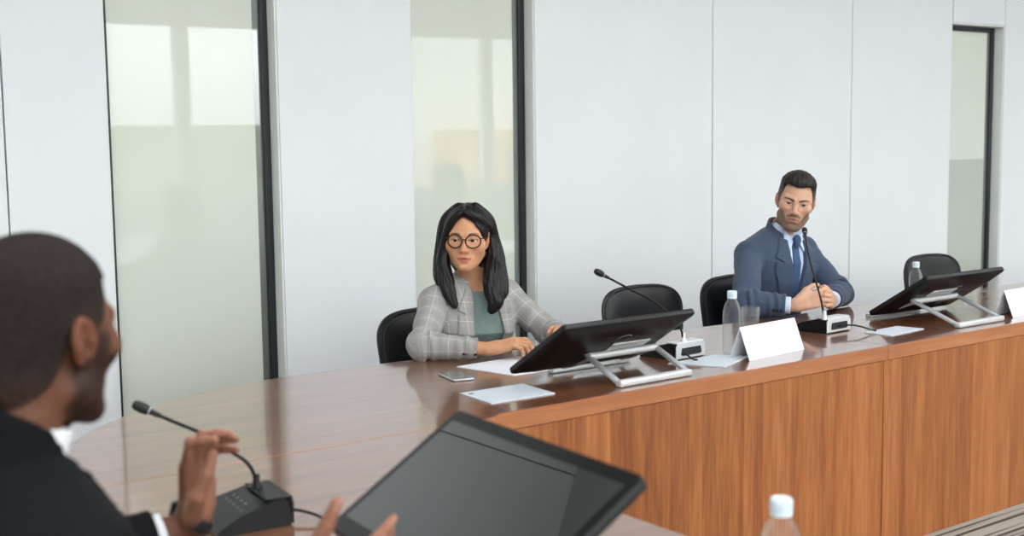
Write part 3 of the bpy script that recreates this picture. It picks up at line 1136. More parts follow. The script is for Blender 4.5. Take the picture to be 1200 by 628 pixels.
def hair_mat(name, scale=(300, 300, 20), rough=0.42, bump=0.5, spec=0.45):
    m, n, b = new_mat(name)
    a = n.nodes.new('ShaderNodeAttribute')
    a.attribute_name = 'col'
    t = n.nodes.new('ShaderNodeTexCoord')
    mp = n.nodes.new('ShaderNodeMapping')
    mp.inputs['Scale'].default_value = scale
    n.links.new(t.outputs['Object'], mp.inputs['Vector'])
    no = n.nodes.new('ShaderNodeTexNoise')
    no.inputs['Scale'].default_value = 1.0
    no.inputs['Detail'].default_value = 4
    n.links.new(mp.outputs[0], no.inputs['Vector'])
    r = n.nodes.new('ShaderNodeMapRange')
    r.inputs['To Min'].default_value = 0.35
    r.inputs['To Max'].default_value = 1.75
    n.links.new(no.outputs['Fac'], r.inputs['Value'])
    mu = n.nodes.new('ShaderNodeMix')
    mu.data_type = 'RGBA'
    mu.blend_type = 'MULTIPLY'
    mu.inputs[0].default_value = 1.0
    n.links.new(a.outputs['Color'], mu.inputs[6])
    n.links.new(r.outputs[0], mu.inputs[7])
    n.links.new(mu.outputs[2], b.inputs['Base Color'])
    setp(b, Roughness=rough, Specular_IOR_Level=spec)
    bp = n.nodes.new('ShaderNodeBump')
    bp.inputs['Strength'].default_value = bump
    bp.inputs['Distance'].default_value = 0.003
    n.links.new(no.outputs['Fac'], bp.inputs['Height'])
    n.links.new(bp.outputs[0], b.inputs['Normal'])
    return m


def cloth_mat(name, rgb, var=0.10, scale=900, rough=0.85, sheen=0.15):
    m = plain(name, rgb, rough=rough, spec=0.15, var=var, scale=scale, bump=0.15, Sheen_Weight=sheen)
    return m


def plaid_mat():
    m, n, b = new_mat('grey_plaid_wool')
    N = n.nodes.new
    a = N('ShaderNodeAttribute')
    a.attribute_name = 'pat'
    sp = N('ShaderNodeSeparateXYZ')
    n.links.new(a.outputs['Vector'], sp.inputs[0])

    def math_(op, x, y=None, c=None):
        k = N('ShaderNodeMath')
        k.operation = op
        for i, v in enumerate((x, y, c)):
            if v is None:
                continue
            if hasattr(v, 'type'):
                n.links.new(v, k.inputs[i])
            else:
                k.inputs[i].default_value = v
        return k.outputs[0]

    def line(coord, period, width, phase=0.0):
        # 1 inside a stripe of the given width
        x = math_('ADD', coord, phase)
        x = math_('DIVIDE', x, period)
        x = math_('FRACT', x)
        x = math_('SUBTRACT', x, 0.5)
        x = math_('ABSOLUTE', x)
        return math_('LESS_THAN', x, width / period / 2)
    u, v = sp.outputs['X'], sp.outputs['Y']
    lu, lv = line(u, 0.056, 0.0017), line(v, 0.062, 0.0017)
    over = math_('MAXIMUM', lu, lv)
    bu, bv = line(u, 0.056, 0.022, 0.028), line(v, 0.062, 0.024, 0.031)
    fu, fv = line(u, 0.0064, 0.0030), line(v, 0.0064, 0.0030)
    glen = math_('MULTIPLY', math_('ADD', math_('MULTIPLY', bu, fu), math_('MULTIPLY', bv, fv)), 0.5)
    no = N('ShaderNodeTexNoise')
    no.inputs['Scale'].default_value = 700
    no.inputs['Detail'].default_value = 3
    t = N('ShaderNodeTexCoord')
    n.links.new(t.outputs['Object'], no.inputs['Vector'])
    r = N('ShaderNodeValToRGB')
    r.color_ramp.elements[0].position = 0.3
    r.color_ramp.elements[0].color = lin((140, 138, 135)) + (1,)
    r.color_ramp.elements[1].position = 0.7
    r.color_ramp.elements[1].color = lin((176, 174, 170)) + (1,)
    n.links.new(no.outputs['Fac'], r.inputs[0])

    def mix(f, A, rgb):
        k = N('ShaderNodeMix')
        k.data_type = 'RGBA'
        n.links.new(f, k.inputs[0])
        n.links.new(A, k.inputs[6])
        k.inputs[7].default_value = lin(rgb) + (1,)
        return k.outputs[2]
    c = mix(math_('MULTIPLY', glen, 0.5), r.outputs[0], (112, 110, 108))
    c = mix(math_('MULTIPLY', over, 0.62), c, (222, 222, 220))
    n.links.new(c, b.inputs['Base Color'])
    setp(b, Roughness=0.9, Specular_IOR_Level=0.15, Sheen_Weight=0.1)
    return m


M['skin'] = skin_mat('skin')
M['hair_long'] = hair_mat('long_hair', (420, 420, 10), 0.36, 0.22, 0.32)
M['hair_short'] = hair_mat('short_hair', (320, 120, 160), 0.55, 0.8, 0.35)
M['hair_buzz'] = hair_mat('cropped_curly_hair', (125, 125, 125), 0.85, 1.0, 0.2)
M['plaid'] = plaid_mat()
M['blouse'] = cloth_mat('teal_blouse', (114, 134, 130), 0.06, 500, 0.6)
M['suit'] = cloth_mat('blue_suit_wool', (66, 78, 98), 0.12, 1100)
M['shirt_blue'] = cloth_mat('pale_blue_shirt', (200, 214, 236), 0.03, 600, 0.75)
M['shirt_white'] = cloth_mat('white_shirt', (232, 234, 238), 0.03, 600, 0.75)
M['tie'] = cloth_mat('blue_tie_silk', (58, 82, 116), 0.15, 700, 0.5)
M['jacket_black'] = cloth_mat('black_jacket_wool', (12, 13, 16), 0.2, 900, 0.8, 0.0)
M['trousers'] = cloth_mat('dark_trouser_wool', (34, 37, 44), 0.12, 900)
M['eye'] = skin_mat('eye_surface', 0.12, 0.0)
M['gold'] = plain('gold', (212, 170, 96), rough=0.2, metal=1.0)
M['lens'] = clear_mat('spectacle_lens', (250, 250, 250))
M['button'] = plain('dark_button', (26, 28, 33), rough=0.35)
M['watch'] = plain('watch_rubber', (22, 23, 25), rough=0.5)


def facing(theta, pitch=0.0, roll=0.0, yaw=0.0):
    """columns: subject's left, back, up; theta = facing direction in the plan (radians)"""
    c, s = math.cos(theta), math.sin(theta)
    R = np.array([[-s, -c, 0], [c, -s, 0], [0, 0, 1.0]])
    Rx = np.array([[1, 0, 0], [0, math.cos(pitch), -math.sin(pitch)], [0, math.sin(pitch), math.cos(pitch)]])
    Ry = np.array([[math.cos(roll), 0, math.sin(roll)], [0, 1, 0], [-math.sin(roll), 0, math.cos(roll)]])
    return R @ Rx @ Ry


# ------------------------------------------------------------------ head
EYE = (0.0312, -0.0715, 0.006)


def skull(p, q, fem):
    """q = p with |x|: skull, face and jaw without features"""
    d = ell(p, (0, 0.014, 0.038), (0.0745, 0.096, 0.085))
    if fem:
        d = smin(d, ell(p, (0, -0.034, -0.022), (0.061, 0.054, 0.078)), 0.035)
        d = smin(d, cone(q, (0.042, 0.0, -0.050), (0.014, -0.064, -0.086), 0.021, 0.016), 0.030)
        d = smin(d, sph(p, (0, -0.074, -0.087), 0.014), 0.022)
        d = smin(d, sph(q, (0.045, -0.056, -0.016), 0.022), 0.028)
    else:
        d = smin(d, ell(p, (0, -0.034, -0.026), (0.057, 0.055, 0.080)), 0.035)
        d = smin(d, cone(q, (0.047, 0.004, -0.058), (0.019, -0.066, -0.094), 0.021, 0.0175), 0.024)
        d = smin(d, sph(p, (0, -0.077, -0.096), 0.0165), 0.020)
        d = smin(d, sph(q, (0.046, -0.058, -0.012), 0.020), 0.024)
    return d


def ear(q):
    c, s = math.cos(0.28), math.sin(0.28)
    e = q - np.array((0.0740, 0.016, -0.002), F32)
    y = e[:, 1] * c - e[:, 2] * s
    z = e[:, 1] * s + e[:, 2] * c
    x = e[:, 0] - 0.22 * np.maximum(y, 0) - 0.22 * np.minimum(z, 0)          # stands off towards the rear
    r = np.stack([x, y, z], 1)
    wide = 0.0185 + 0.004 * sstep(-0.02, 0.02, z)
    e2 = np.sqrt((y / wide) ** 2 + (z / 0.0315) ** 2)
    plate = np.maximum((e2 - 1) * 0.02, np.abs(x) - 0.0042)
    plate = smax((e2 - 1) * 0.02, np.abs(x) - 0.0040, 0.006)
    rim = np.sqrt(((e2 - 0.90) * 0.021) ** 2 + (x - 0.004) ** 2) - 0.0036
    rim = np.where(z < -0.020, np.maximum(rim, -0.020 - z), rim)
    lobe = ell(r, (0.001, -0.004, -0.026), (0.0048, 0.009, 0.009))
    anti = chain(r, [(0.003, 0.004, 0.016), (0.0045, 0.008, 0.0), (0.003, 0.002, -0.016)], [0.003, 0.0035, 0.003], 0.003)
    trag = ell(r, (0.004, -0.014, -0.006), (0.005, 0.0045, 0.007))
    d = smin(smin(plate, rim, 0.004), smin(lobe, anti, 0.004), 0.004)
    d = smin(d, trag, 0.004)
    d = smax(d, -ell(r, (0.006, -0.004, -0.004), (0.0075, 0.0075, 0.0105)), 0.004)
    return d


def head_sdf(p, fem=False, gruff=0.0):
    q = p.copy()
    q[:, 0] = np.abs(q[:, 0])
    d = skull(p, q, fem)
    k = 0.6 if fem else 1.0
    # brow
    d = smin(d, cone(q, (0.010, -0.083, 0.024 - 0.003 * gruff), (0.046, -0.066, 0.027), 0.0088 * k, 0.009 * (0.5 + 0.5 * k)), 0.014)
    # sockets
    d = smax(d, -sph(q, (0.031, -0.1075 if fem else -0.1055, 0.005), 0.0205), 0.014)
    # nose
    nl = -0.108 if fem else -0.114
    d = smin(d, chain(p, [(0, -0.079, 0.018), (0, -0.090 if fem else -0.094, -0.006), (0, nl, -0.0265)], [0.0075, 0.0082, 0.0102 if fem else 0.0098], 0.004), 0.011)
    d = smin(d, ell(q, (0.0130 if fem else 0.0118, nl + 0.014, -0.0305), (0.0082, 0.0108, 0.0074)), 0.007)
    d = smax(d, -ell(q, (0.0068, nl + 0.008, -0.0385), (0.0036, 0.0055, 0.0042)), 0.002)
    # mouth
    d = smin(d, ell(p, (0, -0.078, -0.060), (0.031 if fem else 0.028, 0.014, 0.022)), 0.016)
    full = 1.25 if fem else 0.9
    mw, mz = (0.0285, -0.0572) if fem else (0.0255, -0.0606)
    up = chain(q, [(0.0, -0.0905, -0.0545), (0.006, -0.0905, -0.0537), (0.016, -0.0860, -0.0560), (mw, -0.0745, mz)], [0.0042 * full, 0.0043 * full, 0.0032 * full, 0.0016], 0.002)
    lo = chain(q, [(0.0, -0.0890, -0.0665), (0.010, -0.0872, -0.0657), (0.018, -0.0830, -0.0625), (mw, -0.0745, mz - 0.0006)], [0.0054 * full, 0.0050 * full, 0.0036 * full, 0.0016], 0.002)
    d = smin(d, up, 0.004)
    d = smin(d, lo, 0.004)
    d = smax(d, -ell(p, (0, -0.094, -0.0600), (0.021, 0.010, 0.0011)), 0.0015)
    d = smax(d, -ell(p, (0, -0.101, -0.0795), (0.020, 0.012, 0.006)), 0.008)
    # lids and eye openings
    d = smin(d, sph(q, EYE, 0.0138), 0.005)
    op = 0.0043 if fem else 0.0042
    e = q - np.array(EYE, F32)
    ez = e[:, 2] + 0.0006 - 0.05 * (e[:, 0])
    lens = np.stack([e[:, 0] / 0.0146, (e[:, 1] + 0.012) / 0.0125, ez / op], 1)
    ln = np.sqrt((lens ** 2).sum(1))
    d = smax(d, -(ln - 1) * 0.0045, 0.0012)
    # the lids fold above the opening
    d = smin(d, chain(q, [(0.0195, -0.0745, 0.0095), (0.031, -0.0830, 0.0135), (0.044, -0.0730, 0.0105)], [0.0016, 0.0026, 0.0018], 0.002), 0.0035)
    d = smin(d, ear(q), 0.004)
    return d


def mixc(c, col, m):
    return c * (1 - m[:, None]) + np.asarray(col, F32)[None] * m[:, None]


def face_color(p, base, lip, brow, beard=None, beard_amt=0.0, fem=False, gruff=0.0, warm=None, full_beard=False):
    q = p.copy()
    q[:, 0] = np.abs(q[:, 0])
    c = np.repeat(np.asarray(base, F32)[None], len(p), 0)
    front = sstep(-0.03, -0.06, p[:, 1])
    if warm is not None:
        ck = np.exp(-(((q - np.array((0.042, -0.075, -0.020), F32)) / np.array((0.018, 0.03, 0.016), F32)) ** 2).sum(1))
        nz = np.exp(-(((q - np.array((0.0, -0.110, -0.027), F32)) / np.array((0.012, 0.015, 0.012), F32)) ** 2).sum(1))
        ea = sstep(0.074, 0.079, q[:, 0])
        c = mixc(c, warm, np.clip(0.45 * ck + 0.5 * nz + 0.55 * ea, 0, 1))
    if beard is not None:
        jaw = sstep(-0.030, -0.048, p[:, 2] + 0.30 * np.maximum(-0.02 - p[:, 1], 0) * sstep(0.05, 0.03, q[:, 0]) + (0.0 if not full_beard else -0.010))
        side = sstep(0.052, 0.060, q[:, 0]) * sstep(0.020, 0.0, p[:, 2]) * sstep(-0.052, -0.040, p[:, 1] + 0.1 * p[:, 2]) * sstep(0.0, -0.012, p[:, 1])
        mus = np.exp(-((np.abs(p[:, 2] + 0.0455 + 0.25 * np.maximum(q[:, 0] - 0.012, 0)) / 0.0075) ** 4)) * sstep(0.034, 0.026, q[:, 0]) * front
        side2 = sstep(0.040, 0.052, q[:, 0]) * sstep(-0.018, -0.040, p[:, 2]) * sstep(0.03, 0.01, p[:, 1])
        neckfade = sstep(-0.135, -0.110, p[:, 2])
        back = sstep(0.035, 0.015, p[:, 1])
        if full_beard:
            side2 = np.maximum(side2, sstep(0.036, 0.048, q[:, 0]) * sstep(-0.012, -0.026, p[:, 2]) * sstep(0.022, 0.006, p[:, 1]))
        m = np.clip(np.maximum.reduce([jaw * sstep(0.012, -0.01, p[:, 1]), side, mus, side2]), 0, 1) * neckfade * back
        mouthgap = np.exp(-(((q[:, 0]) / 0.026) ** 4 + ((p[:, 2] + 0.061) / 0.010) ** 4)) * front
        noise = 0.85 + 0.15 * np.sin(p[:, 0] * 2100) * np.sin(p[:, 2] * 1900 + p[:, 1] * 1500)
        c = mixc(c, beard, m * (1 - mouthgap) * beard_amt * noise)
    # lips
    mw = 0.0285 if fem else 0.0255
    dz = p[:, 2] + 0.0605 - (0.0030 if fem else -0.0008) * (q[:, 0] / mw) ** 2
    hh = np.where(dz > 0, 0.0085 if fem else 0.0065, 0.0105 if fem else 0.0085) * np.clip(1 - (q[:, 0] / mw) ** 2, 0, 1) ** (0.8 if fem else 0.5) + 1e-6
    lm = sstep(1.15, 0.85, np.abs(dz) / hh) * front * (q[:, 0] < mw)
    c = mixc(c, lip, lm * 0.9)
    seam = np.exp(-(dz / 0.0013) ** 2) * sstep(mw, mw - 0.005, q[:, 0]) * front
    c = mixc(c, np.asarray(lip) * 0.45, seam * 0.6)
    # brows
    t = np.clip((q[:, 0] - 0.012) / 0.038, 0, 1)
    if fem:
        bz = 0.0272 + 0.0042 * np.sin(t * 2.6) - 0.001 * t
    else:
        bz = 0.0215 + 0.0060 * np.sin(t * 2.2) - 0.0015 * t - 0.0035 * gruff * (1 - t)
    bh = (0.0026 if fem else 0.0056) * (1 - 0.55 * t)
    bm = sstep(1.25, 0.7, np.abs(p[:, 2] - bz) / bh) * ((q[:, 0] > (0.0155 if fem else 0.010)) & (q[:, 0] < 0.050)) * front
    c = mixc(c, brow, bm * 0.88)
    # lash line around the opening
    e = q - np.array(EYE, F32)
    op = 0.0043 if fem else 0.0042
    ez = e[:, 2] - 0.05 * e[:, 0]
    ln = np.sqrt((e[:, 0] / 0.0150) ** 2 + (ez / (op * 1.12)) ** 2)
    lash = np.exp(-((ln - 1.0) / 0.16) ** 2) * sstep(-0.002, 0.001, ez) * front * (e[:, 1] < 0.0)
    c = mixc(c, np.asarray(brow) * 0.5, lash * (0.95 if fem else 0.7))
    return c


# ------------------------------------------------------------------ hands
FING = [  # s offset, f offset, phalanges, radius
    (0.0265, 0.090, (0.041, 0.025, 0.021), 0.0088),
    (0.0085, 0.094, (0.045, 0.029, 0.022), 0.0090),
    (-0.0095, 0.089, (0.042, 0.027, 0.021), 0.0086),
    (-0.0260, 0.080, (0.033, 0.020, 0.019), 0.0076)]


def hand_geo(wrist, f, n, thumb_side, curls, thumb, scale=1.0, spread=(0.10, 0.02, -0.05, -0.14)):
    """wrist point, finger direction f, palm normal n (palmar side), curls = per finger (mcp, pip, dip)
    in radians; thumb = joints in (f, s, n) metres: cmc, mcp, ip, tip"""
    f = V3(f) / np.linalg.norm(f)
    n = V3(n) - f * np.dot(f, V3(n))
    n /= np.linalg.norm(n)
    s = np.cross(n, f) if thumb_side > 0 else np.cross(f, n)
    w_ = V3(wrist)
    L = lambda a, b, c: w_ + scale * (f * a + s * b + n * c)
    fingers, nails = [], []
    for i, (so, fo, ph, r) in enumerate(FING):
        k = L(fo, so, -0.002 * abs(i - 1.3))
        sp = spread[i]
        d0 = f * math.cos(sp) + s * math.sin(sp)
        pts = [k]
        a = 0.0
        dirv = d0
        for j in range(3):
            a += curls[i][j]
            dirv = d0 * math.cos(a) + n * math.sin(a)
            pts.append(pts[-1] + dirv * ph[j] * scale)
        fingers.append((pts, [r * scale * 1.06, r * scale, r * scale * 0.92, r * scale * 0.74]))
        dorsal = -(n * math.cos(a) - d0 * math.sin(a))
        nails.append((pts[3] - dirv * 0.004 * scale + dorsal * r * 0.62 * scale, dirv, 0.0062 * scale))
    tj = [L(*t) for t in thumb]
    fingers.append((tj, [0.0135 * scale, 0.0115 * scale, 0.0100 * scale, 0.0078 * scale]))
    td = (tj[3] - tj[2]) / np.linalg.norm(tj[3] - tj[2])
    side = np.cross(td, n)
    tnail = -(n - td * np.dot(n, td))
    nails.append((tj[3] - td * 0.003 + tnail / max(np.linalg.norm(tnail), 1e-6) * 0.0062 * scale, td, 0.0072 * scale))
    allp = np.array([w_ - f * 0.03] + [q for g_ in fingers for q in g_[0]])

    def sdf(P):
        d = None
        for i, (so, fo, ph, r) in enumerate(FING):
            c = cone(P, L(0.008, so * 0.62, 0.0), fingers[i][0][0], 0.0145 * scale, 0.0108 * scale)
            d = c if d is None else smin(d, c, 0.012 * scale)
        d = smin(d, cone(P, L(-0.012, 0.011, 0), L(0.02, 0.012, 0), 0.0185 * scale, 0.016 * scale), 0.015 * scale)
        d = smin(d, cone(P, L(-0.012, -0.011, 0), L(0.02, -0.012, 0), 0.0185 * scale, 0.016 * scale), 0.015 * scale)
        # heel of the little-finger side, ball of the thumb
        d = smin(d, cone(P, L(0.025, -0.022, 0.006), L(0.06, -0.025, 0.005), 0.013 * scale, 0.011 * scale), 0.010 * scale)
        d = smin(d, cone(P, tj[0], tj[1], 0.0165 * scale, 0.0125 * scale), 0.014 * scale)
        for pts, rr in fingers[:4]:
            g_ = chain(P, pts, rr, 0.003 * scale)
            kn = np.minimum(sph(P, pts[1], rr[1] * 1.04), sph(P, pts[2], rr[2] * 1.03))
            g_ = smin(g_, kn, 0.003 * scale)
            d = smin(d, g_, 0.0035 * scale)
        g_ = chain(P, tj, fingers[4][1], 0.004 * scale)
        return smin(d, g_, 0.006 * scale)
    r0 = 0.03
    return dict(sdf=boxed(sdf, allp.min(0) - r0, allp.max(0) + r0, 0.03), nails=nails, wrist=w_, f=f, n=n, s=s, L=L, fingers=fingers)


# ------------------------------------------------------------------ person
class Person:
    def __init__(self, **k):
        self.__dict__.update(k)
        # torso frame
        up = V3(self.neck) - V3(self.pelvis)
        self.TL = np.linalg.norm(up)
        up /= self.TL
        x = V3(-math.sin(self.body), math.cos(self.body), 0)
        x = x - up * np.dot(x, up)
        x /= np.linalg.norm(x)
        y = np.cross(up, x)
        self.F = np.stack([x, y, up], 1)
        self.HR = facing(*self.head_rot)
        b = self.build
        T = self.TL
        #      pelvis-level ............ neck base
        self.Z = np.array([-0.10, 0.00, 0.20, 0.42, 0.62, 0.78, 0.87, 0.93, 0.985, 1.06]) * T
        wf = np.array([0.150, 0.172, 0.150, 0.150, 0.165, 0.172, 0.148, 0.098, 0.058, 0.050]) * b
        df = np.array([0.110, 0.125, 0.108, 0.108, 0.116, 0.108, 0.090, 0.072, 0.058, 0.054]) * b
        cy = np.array([0.0, 0.0, 0.005, 0.0, -0.004, 0.0, 0.006, 0.008, 0.006, 0.002])
        if self.fem:
            wf[2:4] *= 0.88
            df[4] += 0.016
            cy[4] -= 0.012
        self.Wd, self.Dp, self.Cy = wf, df, cy

    def tl(self, P):
        return ((P - np.asarray(self.pelvis, F32)) @ self.F.astype(F32))

    def tw(self, x, y, z):
        return V3(self.pelvis) + self.F @ V3(x, y, z)

    def hw(self, x, y, z):
        return V3(self.head) + self.HR @ (V3(x, y, z) * self.hs)

    def hl(self, P):
        return ((P - np.asarray(self.head, F32)) @ self.HR.astype(F32)) / F32(self.hs)

    def torso(self, P, infl, p=None, top=None):
        if p is None:
            p = self.tl(P)
        z = p[:, 2]
        w_ = np.interp(z, self.Z, self.Wd).astype(F32) + infl
        d_ = np.interp(z, self.Z, self.Dp).astype(F32) + infl
        c_ = np.interp(z, self.Z, self.Cy).astype(F32)
        y = p[:, 1] - c_
        r = np.sqrt(p[:, 0] ** 2 + y ** 2) + 1e-6
        e = (np.abs(p[:, 0] / w_) ** 2.3 + np.abs(y / d_) ** 2.3) ** (1 / 2.3) + 1e-6
        d = r * (1 - 1 / e)
        d = np.where(r < 0.004, -np.minimum(w_, d_), d) * 0.80
        zt = self.Z[-1] if top is None else top
        return smax(smax(d, z - zt, 0.01), self.Z[0] - infl - z, 0.03)


def lo_hi(pts, pad):
    a = np.array(pts)
    return a.min(0) - pad, a.max(0) + pad


def build_body(ps, label, origin, h=0.0024):
    arms = []
    for side in ('L', 'R'):
        a = ps.arm[side]
        arms.append((a['shoulder'], a['elbow'], a['wrist'], ps.hand[side]))
    knees, ankles = ps.knees, ps.ankles
    g = ps.build

    def head_part(P):
        return head_sdf(ps.hl(P), ps.fem, ps.gruff) * F32(ps.hs)
    hc = V3(ps.head)
    headb = boxed(head_part, hc - 0.135, hc + 0.145, 0.03)
    nb = V3(ps.neck)
    n0 = ps.hw(0, 0.028, -0.055)
    n1 = nb + ps.F @ V3(0, 0.004, -0.03)
    nr = 0.046 if ps.fem else 0.053

    def body(P):
        d = headb(P)
        d = smin(d, cone(P, n0, n1, nr * 0.98, nr * 1.06), 0.022)
        if not ps.fem:
            d = smin(d, sph(P, ps.hw(0, -0.028, -0.125), 0.014), 0.02)
        tr = ps.torso(P, -0.006)
        d = smin(d, tr, 0.025)
        for sh, el, wr, hd in arms:
            a = cone(P, sh, el, 0.048 * g, 0.036 * g)
            a = smin(a, cone(P, el, V3(el) * 0.65 + V3(wr) * 0.35, 0.037 * g, 0.037 * g), 0.01)
            a = smin(a, cone(P, V3(el) * 0.65 + V3(wr) * 0.35, wr, 0.037 * g, 0.0225 * g), 0.01)
            d = smin(d, a, 0.015)
        d = smin(d, np.minimum(arms[0][3]['sdf'](P), arms[1][3]['sdf'](P)), 0.008)
        for s, kn, an in zip((1, -1), knees, ankles):
            hip = ps.tw(0.09 * s * g, 0, -0.02)
            d = smin(d, cone(P, hip, kn, 0.070 * g, 0.050 * g), 0.02)
            d = smin(d, cone(P, kn, an, 0.050 * g, 0.034 * g), 0.01)
            fd = V3(math.cos(ps.body), math.sin(ps.body), 0)
            d = smin(d, cone(P, V3(an) + V3(0, 0, -0.03), V3(an) + fd * 0.13 + V3(0, 0, -0.045), 0.032, 0.024), 0.012)
        return d
    pts = [ps.pelvis, ps.neck, ps.head] + [q for a in arms for q in (a[0], a[1], a[2])] + [f_[0][-1] for a in arms for f_ in a[3]['fingers']] + list(knees) + list(ankles)
    lo, hi = lo_hi(pts, 0.16)
    lo[2] = 0.005

    def color(P):
        c = np.repeat(np.asarray(ps.skin, F32)[None], len(P), 0)
        p = ps.hl(P)
        hm = (np.abs(p).max(1) < 0.15) & (p[:, 2] > -0.14)
        if hm.any():
            c[hm] = face_color(p[hm], ps.skin, ps.lip, ps.brow, ps.beard, ps.beard_amt, ps.fem, ps.gruff, ps.warm, ps.full_beard)
        for a in arms:
            hd = a[3]
            rel = P - np.asarray(hd['wrist'], F32)
            near = (np.abs(rel).max(1) < 0.24)
            if not near.any():
                continue
            idx = np.nonzero(near)[0]
            Pn = P[near]
            # palms and finger pads are paler
            if ps.palm is not None:
                dmin, nn = None, None
                pn = (Pn - np.asarray(hd['wrist'], F32)) @ hd['n'].astype(F32)
                fn = (Pn - np.asarray(hd['wrist'], F32)) @ hd['f'].astype(F32)
                m = sstep(0.002, 0.012, pn) * sstep(-0.005, 0.02, fn)
                c[idx] = mixc(c[idx], ps.palm, m)
            for (pos, dv, r) in hd['nails']:
                q = Pn - np.asarray(pos, F32)
                al = q @ np.asarray(dv, F32)
                tr = np.sqrt(np.maximum((q * q).sum(1) - al * al, 0))
                m = sstep(1.1, 0.85, np.sqrt((al / (r * 1.15)) ** 2 + (tr / (r * 0.80)) ** 2))
                c[idx] = mixc(c[idx], ps.nail, m)
        return c
    o = sdf_object('person', body, lo, hi, h, M['skin'], None, color, None, origin, True)
    tag(o, label, 'person')
    # eyes
    for s in (1, -1):
        ec = ps.hw(EYE[0] * s, EYE[1], EYE[2])
        gz = ps.HR @ (V3(ps.gaze) / np.linalg.norm(ps.gaze))
        mb = MB()
        bmesh.ops.create_uvsphere(mb.bm, u_segments=40, v_segments=40, radius=0.0124 * ps.hs)
        q = Vector(gz).to_track_quat('Z', 'Y').to_matrix().to_4x4()
        q.translation = Vector(ec) - Vector(origin)
        bmesh.ops.transform(mb.bm, matrix=q, verts=mb.bm.verts)
        e = mb.build('eye', M['eye'], o, 0)
        for f_ in e.data.polygons:
            f_.use_smooth = True
        ca = e.data.color_attributes.new('col', 'FLOAT_COLOR', 'POINT')
        cc = []
        for v in e.data.vertices:
            r = (Vector(v.co) - q.translation)
            a = math.degrees(r.angle(Vector(gz)))
            if a < 13:
                k = (0.006, 0.005, 0.005)
            elif a < 31:
                k = ps.iris
            elif a < 35:
                k = tuple(x * 0.35 for x in ps.iris)
            else:
                k = (0.50, 0.46, 0.43)
            cc.extend((*k, 1.0))
        ca.data.foreach_set('color', cc)
    return o


def arm_chain(P, a, r, bend=0.02):
    d, t = cone(P, a['shoulder'], a['elbow'], r[0], r[1], True)
    d2, t2 = cone(P, a['elbow'], a['cuff'], r[1], r[2], True)
    return d, t, d2, t2


def sleeve(P, a, r, amp=0.004, seed=0.0):
    """sleeve along the arm with folds gathered at the elbow and above the cuff"""
    d, t, d2, t2 = arm_chain(P, a, r)
    dd = smin(d, d2, 0.025)
    u = np.where(d < d2, t - 1, t2)
    w1 = np.exp(-(u / 0.35) ** 2)
    w2 = np.exp(-((u - 0.75) / 0.25) ** 2) * 0.5 + np.exp(-((u + 0.75) / 0.2) ** 2) * 0.35
    s1 = P @ np.array((31.0, 17.0, 23.0), F32)
    s2 = P @ np.array((-22.0, 35.0, 14.0), F32)
    dd = dd + amp * (w1 + w2) * np.sin(u * 26 + s1 * 1.1 + seed) * (0.6 + 0.4 * np.sin(s2 * 1.3 + seed))
    cd = (V3(a['cuff']) - V3(a['elbow']))
    cd /= np.linalg.norm(cd)
    return smax(dd, ((P - np.asarray(a['cuff'], F32)) @ cd.astype(F32)), 0.003)


